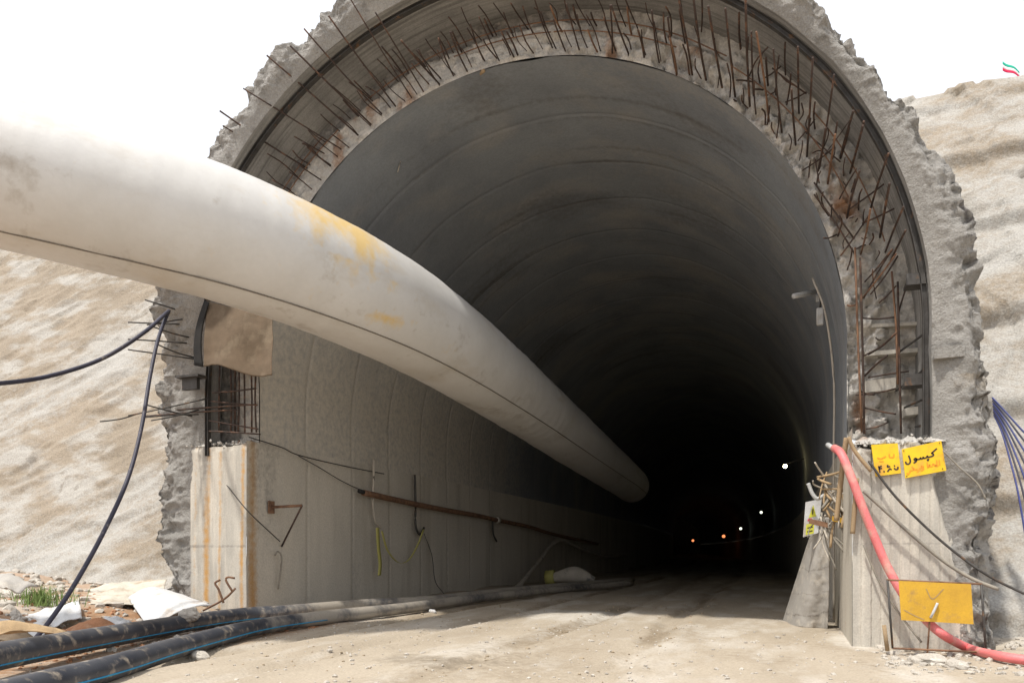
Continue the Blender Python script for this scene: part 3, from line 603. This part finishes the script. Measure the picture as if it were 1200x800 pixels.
# ---------------------------------------------------------------- hanging sack cloth, black strip
t = thing('hanging_sackcloth', 'brown sackcloth hanging over the left rebar cage just under the duct', 'cloth', tuple(WY(280, 400, 13.35)))
def lc(v): return np.array(v)-np.array(t.location)
patch('cloth', lc(WY(242, 352, 13.35)), lc(WY(318, 372, 13.35)), lc(WY(235, 428, 13.2)), lc(WY(322, 441, 13.2)), m_cloth, t, 50, 40,
      lambda u, v: np.stack([.10*np.sin(u*3)*v*0, .05*np.sin(u*9+1.5*v)*(.4+v)+.05*fbm(u*3, v*3, 0, 1, 3, 2), .06*v*v*np.sin(u*6.5)+.03*v*fbm(u*8, 0*u, 0, 1, 3, 5)], -1))
patch('black_edging', lc(WY(240, 352, 13.3)), lc(WY(245, 354, 13.3)), lc(WY(228, 428, 13.3)), lc(WY(238, 430, 13.3)), m_black, t, 8, 16, lambda u, v: np.stack([-.12*np.sin(v*3.14), 0*u, 0*u], -1), thick=.03)

# ---------------------------------------------------------------- right side: signs
def stroke(name, segs, O, ux, uz, s, wd, mat, par, nrm):
    """flat brush strokes: segs are 2-D polylines on the board plane"""
    V, F = [], []
    for sg in segs:
        P = smooth_path([(x, y, 0) for x, y in sg], max(3, 5*len(sg))) if len(sg) > 2 else np.array([(x, y, 0.) for x, y in sg], float)
        T = np.gradient(P, axis=0); T /= np.linalg.norm(T, axis=1)[:, None]+1e-9; Nn = np.stack([-T[:, 1], T[:, 0]], 1)*wd/2
        for i in range(len(P)):
            for sg_ in (1, -1):
                q = P[i, :2]+sg_*Nn[i]+(T[i, :2]*wd*.3*((i == len(P)-1)-(i == 0)))
                V.append(np.array(O)+np.array(ux)*q[0]*s+np.array(uz)*q[1]*s+np.array(nrm))
        k = len(V)-2*len(P)
        for i in range(len(P)-1): F.append([k+2*i, k+2*i+1, k+2*i+3, k+2*i+2])
    return mesh_np(name, V, F, mat, par, False)
def board(t, px, Y, th=.02, mat=m_yel, name='panel'):
    """px: corners TL,TR,BR,BL pixels at depth Y"""
    c = [WY(*p, Y)-t.location for p in px]; b = [q+Vector((0, th, 0)) for q in c]
    mesh_np(name, [list(q) for q in c+b], [[0, 1, 2, 3], [4, 7, 6, 5], [0, 4, 5, 1], [1, 5, 6, 2], [2, 6, 7, 3], [3, 7, 4, 0]], mat, t, False)
    return c
YS = 12.5
t = thing('fire_extinguisher_sign', 'larger tilted yellow sign with black Persian lettering over faded red on the right block', 'sign', tuple(WY(1083, 538, YS)))
c = board(t, [(1057, 526), (1103, 516), (1109, 551), (1061, 560)], YS, .03)
ux = (c[1]-c[0]).normalized(); uz = (c[0]-c[3]).normalized(); Wd = (c[1]-c[0]).length; Hd = (c[0]-c[3]).length
sc = Wd/10; nr = (0, -.004, 0); O = c[3]
stroke('black_lettering', [[(1.5, 6.0), (1.75, 4.6), (1.5, 3.9), (1.0, 3.75), (.6, 4.1), (.55, 4.5)], [(3.0, 4.9), (2.75, 4.75), (2.9, 4.4), (3.3, 4.45), (3.35, 4.75), (3.05, 4.95)], [(3.35, 4.6), (3.15, 4.0), (2.6, 3.75)],
                          [(3.3, 4.5), (4.2, 4.45), (4.35, 4.8), (4.5, 4.45), (4.9, 4.45), (5.05, 4.8), (5.2, 4.45), (5.9, 4.5), (6.1, 4.9), (6.3, 4.5), (7.4, 4.55), (7.7, 4.9), (7.3, 5.4)], [(7.3, 5.4), (8.6, 6.3)], [(6.8, 5.9), (8.0, 6.65)][:0] or [(6.0, 3.9), (6.05, 3.85)], [(6.3, 3.9), (6.35, 3.85)], [(6.15, 3.6), (6.2, 3.55)]],
       O, ux, uz, sc, .42, m_blk, t, nr)
stroke('faded_lettering', [[(8.9, 3.0), (8.9, 1.7)], [(8.3, 3.1), (8.2, 2.0), (7.8, 1.7), (8.5, 1.6)], [(7.7, 1.8), (7.3, 2.3), (7.0, 1.8), (6.6, 1.8), (6.4, 2.3), (6.2, 1.8)], [(5.9, 3.0), (5.9, 1.7)], [(4.9, 2.2), (4.3, 2.3), (4.8, 1.5), (4.2, 1.2)],
                          [(4.0, 1.9), (3.5, 1.4), (3.1, 1.1)], [(3.2, 1.8), (2.6, 1.8), (2.3, 2.2), (2.0, 1.8), (1.5, 1.9), (1.2, 1.3), (.8, .9), (.5, 1.3)], [(2.0, 2.7), (2.1, 2.75)]], O, ux, uz, sc, .34, m_org, t, nr)
for q in ((.4, .5), (9.5, .5), (9.5, Hd/sc-.5), (.4, Hd/sc-.5)):
    p = O+ux*q[0]*sc+uz*q[1]*sc; tube('nail', [p+Vector((0, -.012, 0)), p+Vector((0, .02, 0))], .008, m_rebar, t, 6)
t = thing('weight_sign', 'smaller yellow sign left of the lettered one, its top line faded and lower line black', 'sign', tuple(WY(1038, 540, YS)))
c = board(t, [(1021, 521), (1052, 519), (1056, 554), (1026, 558)], YS+.02, .03)
ux = (c[1]-c[0]).normalized(); uz = (c[0]-c[3]).normalized(); sc = (c[1]-c[0]).length/7; O = c[3]
stroke('black_lettering', [[(1.2, 2.9), (1.3, 1.2)], [(1.3, 2.6), (1.9, 3.0)], [(1.35, 2.2), (1.9, 2.3)], [(2.35, 1.35), (2.5, 1.3)], [(3.6, 3.1), (3.5, 2.6), (4.1, 2.7)], [(3.4, 1.3), (4.0, 2.0), (4.4, 1.8)], [(5.2, 2.1), (5.6, 1.7), (6.1, 1.9), (6.2, 2.4)], [(5.3, 2.8), (5.4, 2.85)]], O, ux, uz, sc, .42, m_blk, t, nr)
stroke('faded_lettering', [[(1.2, 5.4), (2.0, 5.1), (2.8, 5.4), (3.4, 5.7)], [(4.4, 6.3), (4.4, 5.4), (5.4, 5.4), (5.6, 6.2)], [(1.6, 4.4), (2.6, 4.3)]], O, ux, uz, sc, .32, m_org, t, nr)
# framed board
YB = 11.9
t = thing('board_stand', 'blank ochre yellow board wired in a thin rusty rectangular frame standing on the ground', 'board', tuple(WY(1097, 765, YB)))
def rod(a, b, n='frame_rod', r=.016, m=m_rustb): tube(n, [WY(*a, YB)-t.location, WY(*b, YB)-t.location], r, m, t, 6)
rod((1039, 679), (1151, 684)); rod((1040, 679), (1046, 759), m=m_steel); rod((1150, 684), (1156, 772), m=m_steel); rod((1046, 759), (1156, 764))
rod((1092, 690), (1086, 775), 'stay_rod', .012); rod((1036, 732), (1040, 762), 'stay_rod', .03, m_tan)
c = board(t, [(1053, 680), (1138, 684), (1141, 731), (1056, 726)], YB-.03, .006, m_yel2)
O = c[3]; ux = (c[1]-c[0]).normalized(); uz = (c[0]-c[3]).normalized(); sc = (c[1]-c[0]).length/10
stroke('scratch_marks', [[(3.8, 5.1), (4.6, 3.6), (6.2, 5.2)], [(.5, 1.6), (2.0, .8), (3.2, .3)]], O, ux, uz, sc, .12, m_tan, t, nr)
p = O+ux*5.2*sc+uz*3.0*sc; tube('handle', [p+Vector((0, -.03, 0)), p+Vector((-.06, -.05, -.14)), p+Vector((-.08, -.01, -.2))], .018, m_silver, t, 8)
# warning sign
t = thing('warning_sign', 'small white sign with a yellow triangle and yellow square at the right tunnel edge', 'sign', tuple(WY(952, 605, 15.2)))
c = board(t, [(944, 588), (963, 584), (959, 624), (941, 629)], 15.2, .02, m_white)
O = c[3]; ux = (c[1]-c[0]).normalized(); uz = (c[0]-c[3]).normalized(); sc = (c[1]-c[0]).length/10
def poly(name, pts, mat): mesh_np(name, [np.array(O+ux*x*sc+uz*y*sc)+np.array(nr) for x, y in pts], [list(range(len(pts)))], mat, t, False)
poly('yellow_triangle', [(2.6, 12), (7.4, 12), (5.0, 20)], m_gpaint); poly('yellow_square', [(1.5, 1), (6.5, 1), (6.5, 8), (1.5, 8)], m_gpaint); poly('red_mark', [(2, 10), (5, 10), (4.5, 11.5), (2.5, 11.5)], m_rcl)
stroke('black_mark', [[(5, 14), (5, 17)], [(2.5, 3), (5.5, 3)], [(2.5, 5.5), (5.5, 5.5)]], O, ux, uz, sc, .7, m_blk, t, (0, -.008, 0))

def onG(px, py, z=None, up=0):
    p = WZ(px, py, .2)
    for _ in range(8): p = WZ(px, py, float(gz(p.x, p.y))+up)
    return p
# red hose
hp = [WY(978, 525, 13.0), WY(986, 532, 12.6), WY(998, 560, 12.45), WY(1010, 592, 12.42), WY(1024, 627, 12.4), WY(1040, 664, 12.35), WY(1060, 698, 12.25), WY(1082, 723, 12.15), WY(1105, 743, 11.95)]+[onG(a_, b_, up=.08) for a_, b_ in ((1135, 759), (1170, 768), (1210, 774), (1260, 780))]
t = thing('red_hose', 'thick pinkish red hose coming down the right block and passing behind the ochre board', 'hose', tuple(hp[0]))
tube('hose_body', [p-t.location for p in hp], .062, m_red, t, 16, 120)
tube('metal_end', [WY(970, 521, 13.2)-t.location, WY(981, 528, 12.9)-t.location], .04, m_silver, t, 10)
# sticks and ropes at the right edge
def rope(label, pts, r, mat, Y=13.6, name='rope', cat='rope', Ys=None):
    P = [WY(px, py, (Ys[i] if Ys else Y)) for i, (px, py) in enumerate(pts)]; return cable(name, label, P, r, mat, cat)
rope('upper dark grey cable slanting from beside the red hose down right out of view', [(1018, 540), (1048, 580), (1090, 622), (1130, 655), (1165, 678), (1215, 702)], .018, m_steel, 13.5, 'electric_cable', 'cable', [12.5, 12.45, 12.45, 12.4, 12.35, 12.3])
rope('pale rope running just below the dark cable to the ochre board', [(1012, 575), (1045, 605), (1080, 636), (1110, 660), (1140, 678), (1170, 690)], .026, m_gcab, 13.4, Ys=[12.5, 12.45, 12.45, 12.4, 12.3, 12.1])
rope('slack thin rope crossing the board marks left of the ochre board', [(1012, 638), (1030, 680), (1055, 720), (1080, 752)], .016, m_gcab, 13.3, Ys=[12.5, 12.45, 12.4, 12.2])
rope('fine twine hanging slack on the right shotcrete leg', [(1105, 528), (1125, 548), (1145, 566), (1155, 584)], .012, m_gcab, 12.45)
rope('tan wooden lath leaning above the red hose end', [(994, 512), (1003, 530), (1021, 552)], .028, m_tan, 12.5, 'wooden_lath', 'stick')
rope('tan wooden stake standing under the red hose end', [(992, 513), (988, 540), (984, 575), (980, 610)], .040, m_tan, 12.95, 'wooden_stake', 'stick')
rope('brown wooden stake standing against the right block edge', [(1004, 560), (1001, 600), (999, 625)], .035, m_tan, 12.5, 'wooden_stake', 'stick')
rope('grey steel hook sticking up above the warning sign', [(947, 566), (952, 578), (958, 584), (966, 580), (974, 577)], .035, m_silver, 15.0, 'steel_hook', 'hook')
tg = thing('rope_tangle', 'tangle of pale ropes and twigs tied at the top of the leaning canvas', 'tangle', tuple(WY(972, 608, 14.6)))
rr = random.Random(5)
for i in range(36):
    x0, y0 = rr.uniform(956, 990), rr.uniform(545, 622); x1, y1 = x0+rr.uniform(-22, 30), y0+rr.uniform(-20, 50)
    tube('strand', [WY(x0, y0, 14.6)-tg.location, WY((x0+x1)/2+rr.uniform(-6, 6), (y0+y1)/2, 14.5)-tg.location, WY(x1, y1, 14.4)-tg.location], rr.uniform(.010, .024), rr.choice([m_gcab, m_tan, m_dust]), tg, 6, 8)
for a, b, n_m in (((948, 607), (970, 612), m_rustb), ((975, 604), (995, 608), m_yel2)):
    A1, B1 = WY(*a, 14.45)-tg.location, WY(*b, 14.45)-tg.location
    boxes('tie_band', [(A1, B1-A1, (0, .03, 0), (0, 0, -.09))], n_m, tg)
# leaning canvas
t = thing('leaning_canvas', 'stiff grey canvas sheet leaning by the right wall, tied at the top', 'canvas', tuple(WY(950, 730, 15.6)))
def lc(v): return np.array(v)-np.array(t.location)
pa, pb = WY(957, 606, 15.3), WY(972, 606, 15.0); pc_, pd_ = WZ(914, 728, -.02), WZ(968, 738, -.02)
patch('canvas_sheet', lc(pa), lc(pb), lc(pc_), lc(pd_), m_canvas, t, 60, 90,
      lambda u, v: np.stack([.05*np.sin(u*7+v*2)*v+.12*np.sin(v*math.pi)*(u-.5)*0, .10*np.sin(u*9)*v-.35*np.sin(u*math.pi)*v+.04*fbm(u*5, v*9, 0, 1, 4, 3), .05*fbm(u*7, v*4, 0, 1, 3, 5)*v], -1),
      attrs=lambda u, v: dict(dark=.55*(np.abs(((v*5+.1*u+.5*fbm(u*1.5, v*3, 0, 1, 3, 8)) % 1)-.5) < .035)*(v > .3)+.6*sstep(.8, 1, v)*sstep(0, .4, fbm(u*6, v*6, 0, 1, 3, 9))), thick=.02)
# narrow side sheet behind the canvas and crack in shade
# wall fittings: tube lamp and box on the right of the vault
t = thing('tube_lamp', 'unlit white tube lamp on a short arm high on the right vault', 'lamp', tuple(WY(958, 342, 17.3)))
tube('tube_glass', [WY(930, 347, 16.6)-t.location, WY(955, 342, 17.1)-t.location], .055, m_silver, t, 10); tube('arm', [WY(952, 343, 17.1)-t.location, WY(966, 338, 17.4)-t.location], .03, m_steel, t, 8); box('bracket', WY(958, 350, 17.3)-t.location, (.06, .06, .12), m_silver, t)
t = thing('wall_box', 'small white box on the right vault just under the tube lamp', 'box', tuple(WY(961, 371, 17.2)))
bo = box('case', (0, 0, 0), (.14, .12, .36), m_white, t); bo.modifiers.new('b', 'BEVEL').width = .02
tube('cable_entry', [Vector((0, 0, .18)), Vector((.02, .02, .36))], .02, m_steel, t, 6)
cable('conduit', 'thin pale conduit climbing the right tunnel wall just inside the mouth', [Vector((.90, 16.3, .1)), Vector((.90, 16.3, 3.2)), Vector((.90, 16.3, 4.8)), Vector((.75, 16.3, 6.1)), Vector((.52, 16.5, 6.9))], .022, m_dust, 'pipe')
# cables on the far right hillside
for i in range(7):
    k = i/6
    cable('electric_cable', f'{["uppermost", "second", "third", "fourth", "fifth", "sixth", "lowest"][i]} of the seven dark cables fanning out at the right edge', [WD(1163+2*k, 466+20*k, 12.4-.1*k), WD(1178-4*k, 482+24*k, 12.1-.1*k), WD(1196-12*k, 502+38*k, 11.8-.1*k), WD(1216-22*k, 522+60*k, 11.5-.1*k), WD(1250-44*k, 560+95*k, 11.2-.1*k)], .014, m_cable if i % 2 else m_bcab, group='dark cables at the right edge')

# ---------------------------------------------------------------- lamps deep in the tunnel
m_l1 = emis('lamp_glow_yellow', (1, .84, .42), 22); m_l2 = emis('lamp_glow_white', (.95, 1, .80), 1.3); m_l3 = emis('lamp_glow_red', (1, .28, .10), 1.0)
def lamp(px, py, Yd, r, m, label, wallx):
    p = WY(px, py, Yd); t = thing('tunnel_lamp', label, 'lamp', tuple(p), 'lit lamps deep in the tunnel')
    u, v = np.meshgrid(np.linspace(0, math.pi, 9), np.linspace(0, 2*math.pi, 12, endpoint=False), indexing='ij')
    grid('bulb', r*np.stack([np.sin(u)*np.cos(v), np.sin(u)*np.sin(v), np.cos(u)], -1), m, t, True)
    tube('bracket', [Vector((0, 0, r*.8)), Vector((wallx*.4, 0, r*2.2)), Vector((wallx, 0, r*3.5))], r*.2, m_steel, t, 6)
lamp(920, 546, 36, .085, m_l1, 'brightest yellow-white lamp high on the right tunnel wall, nearest of the lit lamps', .8)
lamp(892, 600, 80, .13, m_l2, 'upper of the two small white lamps deep in the tunnel', .9)
lamp(868, 619, 125, .20, m_l2, 'lower of the two small white lamps, next to the orange one', .8)
lamp(848, 628, 150, .30, m_l3, 'larger orange lamp between the white lamps and the small orange one', .8)
lamp(812, 633, 170, .26, m_l3, 'small orange lamp farthest left in the tunnel', .8)

# ---------------------------------------------------------------- flag
t = thing('flag', 'small green, white and red flag drooping on the right hilltop', 'flag', tuple(WD(1196, 106, 30)))
tube('pole', [Vector((0, 0, -1.2)), Vector((0, 0, .95))], .018, m_wcl, t, 6)
f0, f1 = WD(1175, 72, 30)-t.location, WD(1195, 83, 30)-t.location; g0, g1 = WD(1175, 83, 30)-t.location, WD(1195, 90, 30)-t.location
for k, (nm, mt) in enumerate((('green_band', m_green), ('white_band', m_wcl), ('red_band', m_rcl))):
    a, b = k/3, (k+1)/3
    patch(nm, f0.lerp(g0, a), f1.lerp(g1, a), f0.lerp(g0, b), f1.lerp(g1, b), mt, t, 14, 4, lambda u, v: np.stack([0*u, .06*np.sin(u*7), .02*np.sin(u*5)], -1), thick=.006)

# ---------------------------------------------------------------- debris at lower left
def sheet(name, label, c4, d, mat, fn, cat='sheet', nu=30, nv=24, thick=.012):
    c = [WD(px, py, dd) for px, py, dd in c4]; t = thing(name, label, cat, tuple(c[3]))
    patch('sheet_face', *[q-t.location for q in (c[0], c[1], c[3], c[2])], mat, t, nu, nv, fn, thick=thick); return t
# corners order TL,TR,BR,BL
sheet('white_sheet', 'curled white plastic sheet arching over debris beside the left block', [(150, 700, 15.4), (205, 694, 15.6), (248, 708, 14.6), (176, 738, 13.6)], 0, m_white,
      lambda u, v: np.stack([0*u, 0*u, .16*np.sin(u*math.pi)*(1-.3*v)+.02*fbm(u*4, v*4, 0, 1, 3, 1)], -1))
sheet('white_sheet', 'flat crumpled white sheet near the foot of the dark cable', [(30, 722, 13.2), (92, 700, 14.2), (96, 722, 13.0), (20, 752, 12.0)], 0, m_white,
      lambda u, v: np.stack([0*u, 0*u, .12*fbm(u*3, v*3, 0, 1, 4, 11)+.03], -1))
sheet('white_sheet', 'edge of a torn white sheet with brown underside at the far left', [(-20, 722, 12.6), (60, 735, 12.4), (50, 752, 11.6), (-20, 738, 11.8)], 0, m_white,
      lambda u, v: np.stack([0*u, 0*u, .10*np.sin(v*3)+.06*fbm(u*3, v*3, 0, 1, 4, 13)], -1))
sheet('sand_tarp', 'cream tarpaulin spread over the bank behind the white sheets', [(70, 694, 16.5), (196, 682, 17.2), (190, 706, 15.2), (52, 722, 14.2)], 0, m_cream,
      lambda u, v: np.stack([0*u, 0*u, .16*fbm(u*4, v*2.5, 0, 1, 5, 15)+.06], -1), 'tarpaulin', 50, 34)
def mound(name, label, px, py, z0, rx, ry, h, mat, seed, cat=None, kind=None):
    p = onG(px, py); n = 40
    u, v = np.meshgrid(np.linspace(-1, 1, n), np.linspace(-1, 1, n), indexing='ij'); r = np.sqrt(u*u+v*v)
    Zm = h*np.clip(1-r**1.6, -.6, 1)*(1+.4*fbm(u*2, v*2, 0, 1, 4, seed))-.05
    o = grid(name, np.stack([u*rx, v*ry, Zm+gz(p.x+u*rx, p.y+v*ry)], -1), mat); o.location = (p.x, p.y, 0)
    return tag(o, label, cat, kind=kind)
mound('soil_mound', 'low heap of red-brown earth behind the upper black pipe', 116, 748, .2, .75, .6, .36, m_soil, 41, kind='stuff')
mound('rubble_bank', 'bank of pale broken shotcrete at the foot of the left slope', 60, 676, .4, 4.2, 1.2, .55, m_hill, 42, kind='stuff')
# grass tuft
gp_ = WD(46, 702, 14.2); t = thing('grass_tuft', 'small green grass tuft among pale rubble at lower left', 'grass', (gp_.x, gp_.y, float(gz(gp_.x, gp_.y))))
V, F = [], []
for i in range(260):
    a = rng.uniform(0, 6.28); r = abs(rng.normal(0, .24)); bx, by = r*math.cos(a)*1.8, r*math.sin(a); h = rng.uniform(.16, .42); ln = rng.uniform(-.18, .18, 2); k = len(V)
    V += [(bx-.010, by, 0), (bx+.010, by, 0), (bx+ln[0]*.5+.007, by+ln[1]*.5, h*.7), (bx+ln[0]*.5-.007, by+ln[1]*.5, h*.7), (bx+ln[0], by+ln[1], h), (bx+ln[0]+.001, by+ln[1], h)]
    F += [[k, k+1, k+2, k+3], [k+3, k+2, k+5, k+4]]
o = mesh_np('blades', V, F, m_grass, t, False); o['kind'] = 'stuff'; t.location.z += .0
# stones
ico_v = np.array([(0, 0, 1), (.894, 0, .447), (.276, .851, .447), (-.724, .526, .447), (-.724, -.526, .447), (.276, -.851, .447), (.724, .526, -.447), (-.276, .851, -.447), (-.894, 0, -.447), (-.276, -.851, -.447), (.724, -.526, -.447), (0, 0, -1)])
ico_f = np.array([(0, 1, 2), (0, 2, 3), (0, 3, 4), (0, 4, 5), (0, 5, 1), (1, 6, 2), (2, 7, 3), (3, 8, 4), (4, 9, 5), (5, 10, 1), (6, 7, 2), (7, 8, 3), (8, 9, 4), (9, 10, 5), (10, 6, 1), (11, 7, 6), (11, 8, 7), (11, 9, 8), (11, 10, 9), (11, 6, 10)])
def scatter(name, n, fx, fs, mat, label=None):
    V, F = [], []
    for i in range(n):
        x, y = fx(); s = fs(); v = ico_v*(1+rng.uniform(-.3, .3, (12, 1)))*np.array([1, rng.uniform(.6, 1), rng.uniform(.4, .8)])*s
        a = rng.uniform(0, 6.28); v = v@np.array([[math.cos(a), math.sin(a), 0], [-math.sin(a), math.cos(a), 0], [0, 0, 1]])
        V.append(v+np.array([x, y, float(gz(x, y))+s*.15])); F.append(ico_f+12*i)
    o = mesh_np(name, np.vstack(V), np.vstack(F), mat, None, False); return tag(o, label, kind='stuff')
scatter('gravel', 1500, lambda: (rng.uniform(-12, 4), rng.uniform(6.5, 15)), lambda: abs(rng.normal(0, .014))+.008, m_rock, 'loose gravel on the sandy floor before the tunnel')
scatter('mud_clods', 420, lambda: ((lambda q: (rng.choice([-2.2, -3.9, -6.0, -7.5])+rng.normal(0, .45)+float(bend(q)), q))(rng.uniform(7.5, 24))), lambda: abs(rng.normal(0, .016))+.008, m_mudc, 'dried mud clods along the wheel tracks')
scatter('left_rubble', 1100, lambda: (rng.uniform(-22, -10.6), rng.uniform(9, 15)), lambda: abs(rng.normal(0, .06))+.02, m_rock, 'pale rubble on the bank left of the mouth')
scatter('right_rubble', 420, lambda: (1.2+abs(rng.normal(0, 1.3)), rng.uniform(10.3, 13.8)), lambda: abs(rng.normal(0, .026))+.012, m_rock, 'pale rubble at the foot of the right block')
scatter('pipe_rubble', 260, lambda: (rng.uniform(-10.6, -8.6), rng.uniform(8, 22)), lambda: abs(rng.normal(0, .05))+.015, m_rock, 'small rubble lying along the black pipes')
def rock(label, px, py, s, seed, mat=m_rock, sq=(1, .8, .6), grp=None):
    p = onG(px, py); u, v = np.meshgrid(np.linspace(0, math.pi, 14), np.linspace(0, 2*math.pi, 20, endpoint=False), indexing='ij')
    D = np.stack([np.sin(u)*np.cos(v), np.sin(u)*np.sin(v), np.cos(u)], -1)
    r = s*(1+.35*fbm(D[..., 0], D[..., 1], D[..., 2], 1.4, 3, seed)+.2*np.floor(2*vnoise(D[..., 0]*1.6+seed, D[..., 1]*1.6, D[..., 2]*1.6))*.5)
    o = grid('rock', D*r[..., None]*np.array(sq), mat, None, True, smooth=False); o.location = (p.x, p.y, p.z+s*.15); return tag(o, label, 'rock', grp)
rock('pale flat stone lying right of the lower black pipe', 232, 772, .17, 1)
rock('rounded tan rock at the left edge under the grass tuft', 18, 718, .20, 2)
rock('whitish slab at the far left edge beside the grass', 8, 700, .38, 3, sq=(1.3, .8, .4))
rock('square pale block on the ground below the ochre board', 1088, 776, .17, 4, sq=(1.3, .8, .5))
rock('pale broken stone right of the square block under the board', 1122, 782, .13, 5)
rock('small white lump on the floor beside the ground pipes', 507, 717, .10, 6, m_white)
rock('grey boulder half hidden under the curled white sheet', 222, 722, .22, 7)
rock('dark stone by the left foot of the board frame', 1012, 752, .10, 8)
# crumbled rims of the two blocks
V, F = [], []
for i in range(620):
    sd = i % 3 == 0
    if sd: x, y, z = rng.uniform(-12.7, -11.05), 13.8+rng.uniform(-.02, .5), 3.80+rng.normal(0, .03)
    else: x, y, z = rng.uniform(1.0, 2.1), 12.6+rng.uniform(-.02, .6), 3.04+rng.normal(0, .03)
    V.append(ico_v*(1+rng.uniform(-.35, .35, (12, 1)))*(abs(rng.normal(0, .014))+.010)+np.array([x, y, z])-np.array(lin.location)); F.append(ico_f+12*i)
mesh_np('rim_rubble', np.vstack(V), np.vstack(F), m_face, lin, False)['kind'] = 'stuff'
def scrap(label, px, py, w_, l_, rz, mat, seed, up=.06, tilt=.15):
    p = onG(px, py, up=up); t = thing('scrap', label, 'scrap', tuple(p)); c_, s2 = math.cos(rz), math.sin(rz)
    q = lambda a, b, z_: (a*c_-b*s2, a*s2+b*c_, z_)
    patch('scrap_sheet', q(-w_, l_, tilt), q(w_, l_, 0), q(-w_, -l_, 0), q(w_, -l_, -.02), mat, t, 16, 12, lambda u, v: np.stack([0*u, 0*u, .10*fbm(u*3, v*3, 0, 1, 3, seed)+.07*np.sin(u*3.1)], -1), thick=.015)
scrap('brown torn board at the far left edge behind the upper black pipe', 6, 752, .35, .22, .4, m_cloth, 51, tilt=.25)
scrap('pale crumpled bag beside the tan rock at lower left', 20, 708, .45, .3, -.3, m_cream, 52)
scrap('small grey scrap between the red earth and the curled white sheet', 140, 735, .22, .16, .9, m_white, 53, tilt=.2)
scrap('thin brown strip lying under the foot of the dark cable', 30, 744, .5, .06, .5, m_tan, 54)
scrap('dull green-grey rag on the rubble at the far left', 4, 690, .3, .2, .1, m_canvas, 55)
scrap('dark rag bundled at the foot of the board stand right leg', 1122, 742, .16, .10, .3, m_black, 56, up=.12)
scatter('brown_crumbs', 700, lambda: (rng.uniform(-14, -8.3), rng.uniform(6.5, 12.5)), lambda: abs(rng.normal(0, .022))+.01, m_soil, 'brown earth crumbs round the black pipes')
# bent red bars at the left block foot
t = thing('bent_red_bars', 'bent red-rusted bars with hooked ends at the foot of the left block', 'steel bars', tuple(WD(250, 715, 15.3)))
for pts in (((238, 715), (262, 702), (276, 689)), ((262, 706), (256, 690), (252, 683), (258, 679)), ((272, 692), (265, 680), (267, 676), (275, 677))):
    tube('bent_bar', [WD(a, b, 15.2)-t.location for a, b in pts], .022, m_rustb, t, 6)
# bundle on the ground inside
t = thing('wrapped_bundle', 'grey bundle with a yellowish end lying by the left wall inside the tunnel', 'bundle', tuple(WZ(672, 684, .1)))
tube('wrapping', [Vector((-.9, 0, .25)), Vector((0, .2, .38)), Vector((.8, .3, .15))], [.18, .36, .15], m_dust, t, 14); tube('yellow_end', [Vector((-1.15, 0, .25)), Vector((-.8, 0, .28))], .30, m_ribbon, t, 14)
